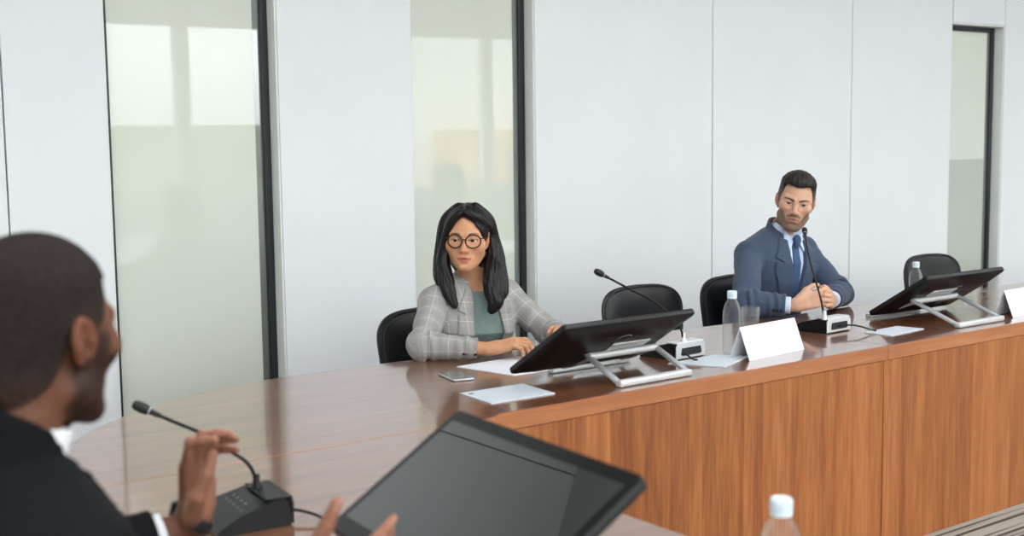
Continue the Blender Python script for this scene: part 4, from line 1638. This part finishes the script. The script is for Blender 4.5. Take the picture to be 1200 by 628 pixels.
def build_jacket(ps, body, origin, mat, name='jacket', infl=0.016, arm_r=(0.062, 0.052, 0.040), opening=None, lapel=None, notch=None, h=0.003, pat=False, pads=0.0, z_hem=-0.06, collar=True, lapel_rise=0.006, label=None, amp=0.0085, pull=None):
    T = ps.TL
    oz, ow = opening
    oz = np.asarray(oz) * T
    lz, lw = lapel
    lz = np.asarray(lz) * T

    def cring(P):
        cd = None
        for cpts in ps.collars:
            c_ = chain(P, cpts, [0.0065] * len(cpts), 0.003)
            cd = c_ if cd is None else smin(cd, c_, 0.012)
        return cd
    cl, ch = lo_hi([q for c_ in ps.collars for q in c_], 0.01)
    cbox = boxed(cring, cl, ch, 0.03)

    def f(P):
        p = ps.tl(P)
        x, z = np.abs(p[:, 0]), p[:, 2]
        base = ps.torso(P, infl, p, 0.985 * T)
        fold = 0.0032 * np.sin(z * 55 + p[:, 0] * 30) * np.sin(p[:, 0] * 42 - z * 18 + 0.7) * sstep(0.75 * T, 0.45 * T, z)
        base = base + fold
        for s in (1, -1):
            sh = ps.arm['L' if s > 0 else 'R']['shoulder']
            pad_in = ps.tw(0.07 * s, 0.004, 0.925 * T)
            base = smin(base, cone(P, pad_in, V3(sh) + ps.F @ V3(0, 0, pads), 0.034, arm_r[0] * 0.98), 0.03)
        base = smax(base, z_hem * T - z, 0.006)
        half = np.interp(z, oz, ow)
        cut = np.maximum(x - half, p[:, 1] + 0.0)
        d = smax(base, -cut, 0.004)
        # lapels: a second layer of cloth beside the opening
        lp = np.interp(z, lz, lw)
        band = np.maximum(half - 0.0015 - x, x - half - lp)
        if notch is not None:
            zn, hn = notch[0] * T, notch[1]
            wedge = np.abs(z - zn - 0.25 * (x - half)) - hn * np.clip((x - half - 0.45 * lp) / (0.55 * lp + 1e-5), 0, 1)
            band = np.maximum(band, -np.maximum(wedge, half + 0.45 * lp - x))
        lay = np.maximum(np.maximum(base - lapel_rise, band), np.maximum(p[:, 1] + 0.01, np.maximum(oz[0] - z, z - lz[-1])))
        lay = np.maximum(lay, -(base + 0.004))
        d = np.minimum(d, lay + 0.0)
        if collar:
            d = smin(d, cbox(P), 0.006)
        for s, k in ((1, 'L'), (-1, 'R')):
            d = smin(d, sleeve(P, ps.arm[k], arm_r, amp, 1.7 * s), 0.018)
        return d
    pts = [ps.pelvis, ps.neck] + [v for k in 'LR' for v in (ps.arm[k]['shoulder'], ps.arm[k]['elbow'], ps.arm[k]['cuff'])]
    lo, hi = lo_hi(pts, 0.16)
    lo[2] = max(lo[2], 0.44)

    def patf(P):
        p = ps.tl(P)
        out_ = np.stack([p[:, 0], p[:, 2], np.zeros(len(P), F32)], 1)
        for s, k in ((1, 'L'), (-1, 'R')):
            a = ps.arm[k]
            d, t, d2, t2 = arm_chain(P, a, arm_r)
            L1 = np.linalg.norm(V3(a['elbow']) - V3(a['shoulder']))
            L2 = np.linalg.norm(V3(a['cuff']) - V3(a['elbow']))
            for dd, tt, A, Bp, base in ((d, t, a['shoulder'], a['elbow'], 0.0), (d2, t2, a['elbow'], a['cuff'], L1)):
                ax = V3(Bp) - V3(A)
                L = np.linalg.norm(ax)
                ax /= L
                e1 = np.cross(ax, V3(0.3, 0.2, 1.0))
                e1 /= np.linalg.norm(e1)
                e2 = np.cross(ax, e1)
                q = P - np.asarray(A, F32)
                ang = np.arctan2(q @ e2.astype(F32), q @ e1.astype(F32))
                other = d2 if dd is d else d
                m = (dd <= other) & (dd < 0.012) & ((np.abs(p[:, 0]) > 0.125) | (p[:, 1] < -0.12))
                out_[m, 0] = (ang[m] * 0.05)
                out_[m, 1] = base + tt[m] * L
        return out_
    o = sdf_object(name, f, lo, hi, h, mat, body, None, patf if pat else None, origin, True)
    if label:
        o['label'] = label
    return o


def collar_path(ps, r, z0, zf, yb=0.0, n=15, a0=0.55):
    """open ring round the neck, dipping towards the front"""
    pts = []
    for i in range(n):
        a = PI / 2 + (i / (n - 1) - 0.5) * 2 * (PI - a0)
        x, y = r * math.cos(a), r * 0.95 * math.sin(a) + yb
        k = (1 - math.sin(a)) / 2
        pts.append(ps.tw(x, y, z0 * (1 - k) + zf * k))
    return pts


def build_trousers(ps, body, origin, mat):
    g = ps.build

    def f(P):
        d = ps.torso(P, 0.010, None, 0.22 * ps.TL)
        for s, kn, an in zip((1, -1), ps.knees, ps.ankles):
            hip = ps.tw(0.09 * s * g, 0, -0.02)
            l = smin(cone(P, hip, kn, 0.086 * g, 0.066 * g), cone(P, kn, V3(an) + V3(0, 0, 0.02), 0.066 * g, 0.052 * g), 0.02)
            d = smin(d, l, 0.02)
        return smax(d, 0.075 - P[:, 2], 0.004)
    lo, hi = lo_hi([ps.pelvis] + list(ps.knees) + list(ps.ankles), 0.20)
    lo[2] = 0.06
    return sdf_object('trousers', f, lo, hi, 0.006, mat, body, None, None, origin, True)


def build_shoes(ps, body, origin):
    fd = V3(math.cos(ps.body), math.sin(ps.body), 0)
    for an in ps.ankles:
        def f(P, an=V3(an)):
            d = cone(P, an + V3(0, 0, -0.02) - fd * 0.03, an + fd * 0.16 + V3(0, 0, -0.05), 0.043, 0.034)
            d = smin(d, cone(P, an + V3(0, 0, 0.01), an + V3(0, 0, -0.03), 0.044, 0.044), 0.02)
            return smax(d, 0.002 - P[:, 2], 0.003)
        lo, hi = lo_hi([an, V3(an) + fd * 0.2], 0.08)
        lo[2] = -0.01
        sdf_object('shoe', f, lo, hi, 0.004, M['black'], body, None, None, origin)


def attach(mb, name, mat, body, origin, smooth=40.0, label=None):
    """mesh given in world coordinates, made a child of the body"""
    bmesh.ops.translate(mb.bm, verts=mb.bm.verts, vec=-Vector(origin))
    o = mb.build(name, mat, body, smooth)
    if label:
        o['label'] = label
    return o


def arm(shoulder, elbow, wrist, k=0.90):
    s, e, w_ = V3(shoulder), V3(elbow), V3(wrist)
    return dict(shoulder=s, elbow=e, wrist=w_, cuff=e + (w_ - e) * k)


def col(*rgb):
    return np.array(lin(rgb), F32)


# ------------------------------------------------------------------ woman in the plaid blazer
wo = Person(fem=True, build=0.93, pelvis=(2.58, 3.79, 0.52), neck=(2.600, 3.730, 0.995), body=-PI / 2 - 0.06,
            head=(2.553, 3.690, 1.126), hs=0.985, head_rot=(math.radians(-131), 0.02, 0.02), gruff=0.0,
            skin=col(206, 152, 116), lip=col(186, 104, 94), brow=col(46, 32, 26), beard=None, beard_amt=0, warm=col(206, 128, 96), palm=None, nail=col(222, 172, 148), full_beard=False,
            gaze=(-0.20, -1, -0.02), iris=(0.022, 0.012, 0.007),
            knees=[(2.69, 3.37, 0.51), (2.47, 3.37, 0.51)], ankles=[(2.67, 3.42, 0.085), (2.49, 3.42, 0.085)])
wo.arm = dict(L=arm((2.755, 3.735, 0.902), (2.825, 3.565, 0.780), (2.785, 3.410, 0.795), 0.90),
              R=arm((2.440, 3.735, 0.902), (2.285, 3.575, 0.790), (2.462, 3.425, 0.778), 0.80))
wo.hand = dict(L=hand_geo((2.785, 3.410, 0.795), (-0.72, -0.52, 0.38), (-0.25, -0.25, -0.93), 1, [(0.2, 0.4, 0.2)] * 4, [(0.015, 0.02, 0.012), (0.05, 0.04, 0.018), (0.08, 0.048, 0.02), (0.105, 0.048, 0.02)], 0.90),
               R=hand_geo((2.462, 3.425, 0.781), (0.80, -0.56, 0.20), (0.10, 0.22, -0.97), -1, [(0.30, 0.65, 0.35), (0.42, 0.75, 0.4), (0.50, 0.80, 0.4), (0.55, 0.85, 0.4)], [(0.015, 0.02, 0.012), (0.05, 0.036, 0.024), (0.078, 0.036, 0.032), (0.100, 0.028, 0.036)], 0.92))
WO = (2.58, 3.79, 0.0)
woman = build_body(wo, 'woman with long black hair, glasses, grey plaid blazer and teal blouse, seated at the table', WO)

wo.collars = [collar_path(wo, 0.063 - 0.003 * k, (0.97 + 0.035 * k) * wo.TL, (0.845 + 0.035 * k) * wo.TL, 0.002, 17, 0.80) for k in range(3)]
build_jacket(wo, woman, WO, M['plaid'], 'blazer', 0.018, (0.056, 0.047, 0.036), ((0.0, 0.25, 0.55, 0.82, 0.97, 1.0), (0.090, 0.086, 0.072, 0.052, 0.044, 0.05)),
             ((0.10, 0.30, 0.55, 0.80, 0.93), (0.020, 0.040, 0.050, 0.052, 0.018)), (0.74, 0.006), 0.0028, True, 0.010, -0.05)


def blouse_f(P):
    p = wo.tl(P)
    d = wo.torso(P, 0.010, p, 1.0 * wo.TL)
    r = np.sqrt(p[:, 0] ** 2 + (p[:, 2] - 0.96 * wo.TL) ** 2)
    ang = np.arctan2(p[:, 0], 0.96 * wo.TL - p[:, 2])
    pleat = 0.0048 * np.sin(ang * 11) * sstep(0.05, 0.08, r) * sstep(0.22, 0.10, r)
    drape = 0.0030 * np.sin(p[:, 2] * 75 + 5 * np.abs(p[:, 0])) * sstep(0.5 * wo.TL, 0.3 * wo.TL, p[:, 2])
    d = d + (pleat + drape) * (p[:, 1] < 0)
    neckline = 0.895 * wo.TL + 0.9 * np.maximum(np.abs(p[:, 0]) - 0.025, 0) + 0.35 * (p[:, 1] + 0.07)
    d = smax(d, p[:, 2] - neckline, 0.004)
    return smax(d, -0.02 * wo.TL - p[:, 2], 0.004)


lo, hi = lo_hi([wo.pelvis, wo.neck], 0.2)
sdf_object('blouse', blouse_f, lo, hi, 0.0032, M['blouse'], woman, None, None, WO, True)
build_trousers(wo, woman, WO, M['trousers'])
build_shoes(wo, woman, WO)

H = wo.hw


def w_hair(P):
    p = wo.hl(P)
    d = ell(p, (0, 0.016, 0.036), (0.0745, 0.096, 0.085)) - 0.013
    d = smin(d, ell(p, (0, 0.050, -0.04), (0.078, 0.060, 0.10)), 0.03)
    # the hair falls to both sides of a parting and frames the face
    half = np.interp(p[:, 2], (-0.2, 0.010, 0.040, 0.070, 0.084, 0.092), (0.064, 0.062, 0.055, 0.034, 0.012, -0.02)).astype(F32)
    face = np.maximum((np.abs(p[:, 0] + 0.004) - half) * 0.8, p[:, 1] + 0.010)
    d = smax(d, -face, 0.010)
    earw = np.sqrt(((p[:, 1] - 0.004) / 0.030) ** 2 + ((p[:, 2] + 0.004) / 0.040) ** 2)
    d = smax(d, -np.maximum((earw - 1) * 0.03, 0.045 - p[:, 0]), 0.008)
    d = d + 0.003 * np.exp(-((p[:, 0] + 0.010) / 0.004) ** 2) * sstep(0.06, 0.09, p[:, 2])
    return d * F32(wo.hs)


lockR = spline([(-0.016, -0.068, 0.104), (-0.046, -0.066, 0.074), (-0.065, -0.052, 0.028), (-0.077, -0.040, -0.030), (-0.080, -0.040, -0.085), (-0.068, -0.058, -0.140), (-0.052, -0.085, -0.185), (-0.030, -0.100, -0.228)], 5)
lockR2 = spline([(-0.030, 0.0, 0.118), (-0.075, 0.0, 0.07), (-0.088, 0.004, 0.0), (-0.092, -0.005, -0.07), (-0.088, -0.030, -0.135), (-0.062, -0.065, -0.190)], 5)
lockL = spline([(0.002, -0.070, 0.106), (0.040, -0.062, 0.088), (0.070, -0.024, 0.060), (0.083, 0.030, 0.030), (0.092, 0.034, -0.030), (0.094, 0.018, -0.075), (0.094, -0.030, -0.120), (0.100, -0.060, -0.175), (0.112, -0.075, -0.212), (0.096, -0.085, -0.245)], 5)
lockL2 = spline([(0.030, 0.0, 0.120), (0.076, 0.02, 0.07), (0.090, 0.05, 0.0), (0.106, 0.035, -0.06), (0.120, -0.010, -0.130), (0.128, -0.040, -0.180), (0.108, -0.055, -0.235)], 5)


def rad(n, vals):
    return list(np.interp(np.linspace(0, 1, n), np.linspace(0, 1, len(vals)), vals))


rR, rR2 = rad(len(lockR), (0.012, 0.014, 0.015, 0.018, 0.024, 0.026, 0.022, 0.008)), rad(len(lockR2), (0.016, 0.020, 0.022, 0.026, 0.026, 0.012))
rL, rL2 = rad(len(lockL), (0.012, 0.014, 0.013, 0.014, 0.020, 0.026, 0.030, 0.031, 0.026, 0.010)), rad(len(lockL2), (0.016, 0.020, 0.022, 0.026, 0.028, 0.024, 0.010))


def lock(p, pts, rads, ph):
    """one tress: a tapered tube whose ridges run along its length"""
    best, ang, tt = None, None, None
    n = len(pts) - 1
    for i in range(n):
        a, b = np.asarray(pts[i], F32), np.asarray(pts[i + 1], F32)
        ba = b - a
        q = p - a
        t = np.clip((q @ ba) / float(ba @ ba), 0, 1)
        e = q - t[:, None] * ba
        d = np.sqrt((e * e).sum(1)) - (rads[i] + (rads[i + 1] - rads[i]) * t)
        ax = ba / np.sqrt(float(ba @ ba))
        e1 = np.cross(ax, np.array((0.15, 1.0, 0.1), F32))
        e1 /= np.linalg.norm(e1)
        e2 = np.cross(ax, e1)
        an = np.arctan2(e @ e2.astype(F32), e @ e1.astype(F32))
        if best is None:
            best, ang, tt = d, an, t / n
            raw = d
        else:
            m = d < raw
            ang = np.where(m, an, ang)
            tt = np.where(m, (i + t) / n, tt)
            raw = np.minimum(raw, d)
            best = smin(best, d, 0.006)
    tw = 3.0 * np.sin(tt * 9 + ph)
    amp = 0.0006 + 0.0010 * tt
    return best + amp * np.sin(9 * ang + tw + ph) + 0.6 * amp * np.sin(17 * ang - 1.3 * tw + 2 * ph)


def w_hair_all(P):
    p = wo.hl(P)
    d = w_hair(P) / F32(wo.hs)
    d = d + 0.0005 * np.sin(p[:, 0] * 420 + p[:, 1] * 90) * sstep(-0.02, 0.04, p[:, 2])
    locks = smin(smin(lock(p, lockR, rR, 0.3), lock(p, lockR2, rR2, 1.7), 0.006), smin(lock(p, lockL, rL, 2.9), lock(p, lockL2, rL2, 4.1), 0.006), 0.006)
    return smin(d, locks, 0.010) * F32(wo.hs)


def dark_hair(c):
    def g(P):
        return np.repeat(np.asarray(c, F32)[None], len(P), 0)
    return g


hc = V3(wo.head)
sdf_object('hair', w_hair_all, hc - np.array((0.20, 0.20, 0.29)), hc + np.array((0.20, 0.20, 0.16)), 0.0024, M['hair_long'], woman, dark_hair(col(14, 11, 11)), None, WO, True)

# round glasses
gl = MB()
ln = MB()
for s in (1, -1):
    cx, cy, cz = 0.0325 * s, -0.0975, 0.004
    ring = []
    for k in range(41):
        a = 2 * PI * k / 40
        x = cx + 0.0262 * math.cos(a)
        z = cz + 0.0235 * math.sin(a)
        ring.append(Vector(H(x, cy + 0.0045 * (abs(x) / 0.03) ** 2, z)))
    gl.tube(ring, 0.0024, 8, False, None, 1)
    gl.tube([Vector(H(s * 0.0560, cy + 0.016, 0.013)), Vector(H(s * 0.064, cy + 0.024, 0.014)), Vector(H(s * 0.0735, -0.03, 0.012)), Vector(H(s * 0.080, 0.01, 0.012)), Vector(H(s * 0.079, 0.03, -0.006))], 0.0021, 6, True, None, 3)
gl.tube([Vector(H(-0.0075, -0.0975, 0.009)), Vector(H(0, -0.1000, 0.011)), Vector(H(0.0075, -0.0975, 0.009))], 0.0020, 8, True, None, 4)
attach(gl, 'glasses', M['black'], woman, WO, 60, 'round black rimmed glasses')
# gold ring on the right hand
hd = wo.hand['R']
p0, p1 = hd['fingers'][2][0][0], hd['fingers'][2][0][1]
dv = Vector(p1 - p0).normalized()
q = dv.to_track_quat('Z', 'Y').to_matrix().to_4x4()
q.translation = Vector(p0).lerp(Vector(p1), 0.62)
attach(MB().lathe([(0.0088, -0.0012), (0.0099, -0.0012), (0.0099, 0.0012), (0.0088, 0.0012), (0.0088, -0.0012)], 28, q), 'ring', M['gold'], woman, WO)
bt = wo.arm['R']
ax = V3(bt['cuff']) - V3(bt['elbow'])
ax /= np.linalg.norm(ax)
for k in range(4):
    c = V3(bt['cuff']) - ax * (0.012 + 0.013 * k) + np.array((-0.35, -0.70, -0.42)) * 0.0395
    attach(MB().lathe([(0, -0.002), (0.0052, -0.002), (0.0056, 0.0), (0.0048, 0.0022), (0, 0.0018)], 16, Matrix.Translation(Vector(c)) @ Vector((-0.35, -0.70, -0.42)).to_track_quat('Z', 'Y').to_matrix().to_4x4()), 'cuff_button', M['button'], woman, WO)

# ------------------------------------------------------------------ man in the blue suit
ma = Person(fem=False, build=1.0, pelvis=(4.20, 3.82, 0.53), neck=(4.250, 3.712, 1.068), body=-PI / 2 - 0.05,
            head=(4.250, 3.648, 1.188), hs=1.02, head_rot=(math.radians(-138), 0.10, 0.17), gruff=1.0,
            skin=col(208, 164, 138), lip=col(176, 118, 104), brow=col(50, 38, 30), beard=col(98, 78, 66), beard_amt=0.92, warm=col(206, 140, 116), palm=None, nail=col(222, 180, 160), full_beard=False,
            gaze=(0.02, -1, 0.03), iris=(0.05, 0.05, 0.045),
            knees=[(4.33, 3.38, 0.54), (4.07, 3.38, 0.54)], ankles=[(4.31, 3.44, 0.085), (4.09, 3.44, 0.085)])
ma.arm = dict(L=arm((4.415, 3.745, 0.960), (4.400, 3.525, 0.795), (4.170, 3.385, 0.795), 0.84),
              R=arm((4.058, 3.740, 0.962), (3.845, 3.555, 0.800), (3.975, 3.390, 0.790), 0.76))
ma.hand = dict(L=hand_geo((4.160, 3.378, 0.792), (-0.76, -0.58, 0.26), (-0.62, 0.78, -0.06), 1, [(0.55, 1.05, 0.5), (0.55, 1.1, 0.5), (0.55, 1.1, 0.5), (0.6, 1.1, 0.5)], [(0.015, 0.022, 0.008), (0.045, 0.044, 0.012), (0.075, 0.050, 0.020), (0.098, 0.044, 0.032)]),
               R=hand_geo((3.972, 3.385, 0.799), (0.76, -0.58, 0.26), (0.62, 0.78, 0.06), -1, [(0.55, 1.05, 0.5), (0.55, 1.1, 0.5), (0.55, 1.1, 0.5), (0.6, 1.1, 0.5)], [(0.015, 0.022, 0.008), (0.045, 0.044, 0.012), (0.075, 0.052, 0.020), (0.098, 0.048, 0.030)]))
MO = (4.20, 3.82, 0.0)
man = build_body(ma, 'bearded man in blue suit and tie with clasped hands, seated at the far table', MO)
ma.collars = [collar_path(ma, 0.075 - 0.002 * k, (0.97 + 0.03 * k) * ma.TL, (0.865 + 0.03 * k) * ma.TL, 0.002, 17, 0.85) for k in range(4)]
build_jacket(ma, man, MO, M['suit'], 'suit_jacket', 0.020, (0.060, 0.054, 0.043), ((0.20, 0.26, 0.55, 0.85, 0.97, 1.0), (0.001, 0.002, 0.026, 0.050, 0.052, 0.055)),
             ((0.26, 0.45, 0.70, 0.80, 0.95), (0.010, 0.048, 0.082, 0.078, 0.030)), (0.765, 0.009), 0.003, False, 0.012, -0.06, True, 0.008)


def shirt_f(ps, infl, zt, nr):
    n0 = ps.hw(0, 0.030, -0.085)
    n1 = V3(ps.neck) + ps.F @ V3(0, 0.002, -0.03)

    def f(P):
        p = ps.tl(P)
        d = ps.torso(P, infl, p, zt * ps.TL)
        d = smax(d, -0.02 * ps.TL - p[:, 2], 0.004)
        nk = cone(P, n0, n1, nr + 0.0065, nr + 0.014)
        nk = np.maximum(nk, p[:, 2] - (1.055 * ps.TL + 0.16 * p[:, 1]))
        nk = np.maximum(nk, 0.93 * ps.TL - p[:, 2])
        d = np.minimum(d, nk)
        for k in 'LR':
            a = ps.arm[k]
            ax_ = V3(a['wrist']) - V3(a['elbow'])
            ax_ /= np.linalg.norm(ax_)
            c0, c1 = V3(a['cuff']) - ax_ * 0.05, V3(a['cuff']) + ax_ * ps.cuff_len
            c = cone(P, c0 - ax_ * 0.04, c1 + ax_ * 0.04, 0.0365, 0.0330)
            al = (P - np.asarray(c1, F32)) @ ax_.astype(F32)
            be = (np.asarray(c0, F32) - P) @ ax_.astype(F32)
            d = np.minimum(d, smax(np.maximum(c, be), al, 0.003))
        return d
    return f


ma.cuff_len = 0.020
lo, hi = lo_hi([ma.pelvis, ma.neck] + [ma.arm[k]['cuff'] for k in 'LR'], 0.2)
shirt = sdf_object('shirt', shirt_f(ma, 0.008, 0.965, 0.056), lo, hi, 0.003, M['shirt_blue'], man, None, None, MO)
T = ma.TL
wing = MB()
for s in (1, -1):
    tri = [Vector(ma.tw(*v)) for v in ((0.005 * s, -0.074, 0.975 * T), (0.052 * s, -0.052, 1.015 * T), (0.060 * s, -0.070, 0.950 * T), (0.044 * s, -0.104, 0.872 * T))]
    vs = [wing.bm.verts.new(v) for v in tri] + [wing.bm.verts.new(v + Vector(ma.F @ V3(0, 0.004, 0))) for v in tri]
    wing.bm.faces.new(vs[:4]); wing.bm.faces.new(vs[4:][::-1])
    for i in range(4):
        wing.bm.faces.new((vs[i], vs[(i + 1) % 4], vs[4 + (i + 1) % 4], vs[4 + i]))
attach(wing, 'collar', M['shirt_blue'], shirt, (0, 0, 0), 20)
shirt.children[0].location = (-MO[0], -MO[1], 0)


def tie_f(P):
    p = ma.tl(P)
    d = ma.torso(P, 0.015, p, 0.95 * T)
    tw_ = np.interp(p[:, 2], np.array((0.20, 0.88)) * T, (0.040, 0.019))
    d = np.maximum(d, np.maximum(np.abs(p[:, 0]) - tw_, p[:, 1] + 0.02))
    d = smax(d, np.maximum(p[:, 2] - 0.93 * T, 0.2 * T - p[:, 2]), 0.002)
    k = p - np.array((0, -0.086, 0.935 * T), F32)
    knot = np.maximum(ell(k, (0, 0, 0), (0.026, 0.016, 0.034)), np.abs(k[:, 0]) - (0.0165 + 0.25 * k[:, 2]))
    return smin(d, knot, 0.004)


lo, hi = lo_hi([ma.tw(0, -0.1, 0.15 * T), ma.tw(0, -0.1, 1.0 * T)], 0.07)
sdf_object('tie', tie_f, lo, hi, 0.0024, M['tie'], man, None, None, MO)
build_trousers(ma, man, MO, M['trousers'])
build_shoes(ma, man, MO)


def m_hair(P):
    p = ma.hl(P)
    q = p.copy()
    q[:, 0] = np.abs(q[:, 0])
    d0 = ell(p, (0, 0.014, 0.038), (0.0745, 0.096, 0.085))
    top = sstep(0.055, 0.105, p[:, 2])
    t = 0.0035 + top * (0.010 + 0.011 * sstep(0.02, -0.06, p[:, 1]))
    t = t + top * (0.0008 * np.sin(p[:, 0] * 340 + 30 * p[:, 1]) + 0.0010 * np.sin(p[:, 0] * 130 - p[:, 1] * 170))
    d = d0 - t
    # the hairline: forehead, temples, sideburn and nape
    fore = p[:, 2] - (0.078 + 0.10 * np.maximum(q[:, 0] - 0.045, 0) - 0.003 * np.cos(q[:, 0] * 80))
    side = np.minimum(p[:, 1] + 0.034 + 0.35 * np.minimum(p[:, 2] - 0.02, 0.03), p[:, 2] - np.interp(p[:, 1], (-0.02, 0.01, 0.045, 0.07), (-0.012, 0.0, -0.045, -0.085)))
    g_ = np.maximum(np.minimum(fore, 0.05), side)
    d = smax(d, -g_ * 0.9, 0.004)
    return d * F32(ma.hs)


def m_hair_col(P):
    p = ma.hl(P)
    m = sstep(0.075, 0.035, p[:, 2])
    return mixc(np.repeat(col(32, 26, 22)[None], len(P), 0), col(84, 74, 67), m * 0.85)


hc = V3(ma.head)
sdf_object('hair', m_hair, hc - 0.15, hc + 0.17, 0.0022, M['hair_short'], man, m_hair_col, None, MO, True)
bt = ma.arm['R']
ax = V3(bt['cuff']) - V3(bt['elbow'])
ax /= np.linalg.norm(ax)
for k in range(3):
    out_d = np.array((-0.25, -0.80, -0.35))
    out_d -= ax * (out_d @ ax)
    out_d /= np.linalg.norm(out_d)
    c = V3(bt['cuff']) - ax * (0.016 + 0.015 * k) + out_d * 0.0465
    attach(MB().lathe([(0, -0.002), (0.0062, -0.002), (0.0066, 0.0), (0.0056, 0.0022), (0, 0.0018)], 16, Matrix.Translation(Vector(c)) @ Vector(out_d).to_track_quat('Z', 'Y').to_matrix().to_4x4()), 'cuff_button', M['button'], man, MO)

# ------------------------------------------------------------------ man in the black jacket, near the camera
fg = Person(fem=False, build=1.04, pelvis=(0.35, 1.585, 0.545), neck=(0.405, 1.590, 1.125), body=math.radians(24),
            head=(0.463, 1.607, 1.252), hs=1.03, head_rot=(math.radians(33), 0.05, 0.0), gruff=0.0,
            skin=col(104, 66, 47), lip=col(120, 74, 64), brow=col(24, 19, 17), beard=col(22, 17, 15), beard_amt=0.96, warm=col(118, 70, 50), palm=col(146, 100, 78), nail=col(170, 122, 102), full_beard=True,
            gaze=(0.0, -1, 0.0), iris=(0.02, 0.012, 0.008),
            knees=[(0.66, 1.86, 0.52), (0.76, 1.66, 0.52)], ankles=[(0.68, 1.85, 0.085), (0.76, 1.67, 0.085)])
fg.arm = dict(L=arm((0.310, 1.752, 1.010), (0.480, 1.955, 0.825), (0.776, 1.915, 0.875), 0.80),
              R=arm((0.440, 1.470, 0.995), (0.550, 1.345, 0.760), (0.745, 1.520, 0.880), 0.86))
fg.hand = dict(L=hand_geo((0.779, 1.916, 0.880), (0.10, -0.02, 1.0), (0.50, -0.866, 0.0), 1, [(0.24, 1.04, 0.08), (0.28, 1.02, 0.12), (0.32, 1.00, 0.15), (0.38, 0.95, 0.2)], [(0.015, 0.022, 0.010), (0.050, 0.036, 0.030), (0.086, 0.032, 0.042), (0.117, 0.024, 0.044)], 1.04),
               R=hand_geo((0.745, 1.520, 0.880), (0.87, -0.33, 0.22), (0.30, 0.90, 0.28), -1, [(0.30, 0.35, 0.2), (0.45, 0.5, 0.3), (0.55, 0.6, 0.3), (0.6, 0.6, 0.3)], [(0.015, 0.022, 0.008), (0.048, 0.044, 0.014), (0.074, 0.072, 0.020), (0.094, 0.098, 0.024)], 1.04))
FO = (0.35, 1.585, 0.0)
fgm = build_body(fg, 'man in black jacket with cropped hair and beard, seen from behind in the foreground', FO)
fg.collars = [collar_path(fg, 0.080 - 0.002 * k, (0.97 + 0.028 * k) * fg.TL, (0.885 + 0.022 * k) * fg.TL, 0.004, 17, 0.80) for k in range(6)]
build_jacket(fg, fgm, FO, M['jacket_black'], 'jacket', 0.022, (0.070, 0.060, 0.045), ((0.20, 0.26, 0.55, 0.85, 0.97, 1.0), (0.001, 0.002, 0.026, 0.050, 0.052, 0.055)),
             ((0.26, 0.45, 0.72, 0.80, 0.95), (0.010, 0.040, 0.062, 0.060, 0.020)), (0.765, 0.007), 0.0036, False, 0.018, -0.06)
fg.cuff_len = 0.014
lo, hi = lo_hi([fg.pelvis, fg.neck] + [fg.arm[k]['cuff'] for k in 'LR'], 0.2)
sdf_object('shirt', shirt_f(fg, 0.008, 0.965, 0.056), lo, hi, 0.0034, M['shirt_white'], fgm, None, None, FO)
build_trousers(fg, fgm, FO, M['trousers'])
build_shoes(fg, fgm, FO)


def f_hair(P):
    p = fg.hl(P)
    q = p.copy()
    q[:, 0] = np.abs(q[:, 0])
    d0 = smin(ell(p, (0, 0.014, 0.038), (0.0745, 0.096, 0.085)), ell(p, (0, 0.045, -0.02), (0.060, 0.058, 0.075)), 0.02)
    t = 0.0026 + 0.005 * sstep(0.04, 0.09, p[:, 2]) + 0.0008 * np.sin(p[:, 0] * 700) * np.sin(p[:, 1] * 650) * np.sin(p[:, 2] * 720)
    d = d0 - t * sstep(-0.075, -0.035, p[:, 2] + 0.0 * p[:, 1])
    fore = p[:, 2] - 0.070
    side = np.minimum(p[:, 1] + 0.038, p[:, 2] - np.interp(p[:, 1], (-0.04, -0.01, 0.02, 0.05, 0.08), (-0.02, -0.01, 0.02, -0.05, -0.078)))
    g_ = np.maximum(fore, side)
    d = smax(d, -g_ * 0.9, 0.004)
    return d * F32(fg.hs)


def f_hair_col(P):
    p = fg.hl(P)
    m = np.clip(sstep(0.06, -0.01, p[:, 2]) * sstep(0.06, 0.0, p[:, 1]) + sstep(-0.02, -0.07, p[:, 2]), 0, 1)
    return mixc(np.repeat(col(36, 30, 28)[None], len(P), 0), col(70, 50, 40), m * 0.7)


hc = V3(fg.head)
sdf_object('hair', f_hair, hc - 0.16, hc + 0.17, 0.0024, M['hair_buzz'], fgm, f_hair_col, None, FO, True)
# wrist watch
wl = fg.arm['L']
ax = Vector(V3(wl['wrist']) - V3(wl['elbow'])).normalized()
hf = Vector(fg.hand['L']['f'])
axw = (ax * 0.4 + hf * 0.6).normalized()
q = axw.to_track_quat('Z', 'Y').to_matrix().to_4x4()
q.translation = Vector(wl['wrist']) + hf * 0.008
wt = attach(MB().lathe([(0.0300, -0.011), (0.0330, -0.0105), (0.0340, 0.0), (0.0330, 0.0105), (0.0300, 0.011), (0.0300, -0.011)], 40, q), 'watch_strap', M['watch'], fgm, FO)
dors = -Vector(fg.hand['L']['n'])
dors = (dors - axw * dors.dot(axw)).normalized()
q2 = dors.to_track_quat('Z', 'Y').to_matrix().to_4x4()
q2.translation = q.translation + dors * 0.034
attach(MB().box((-0.017, -0.019, -0.003), (0.017, 0.019, 0.006), 0.004, 3, q2), 'watch_face', M['bezel'], fgm, FO)
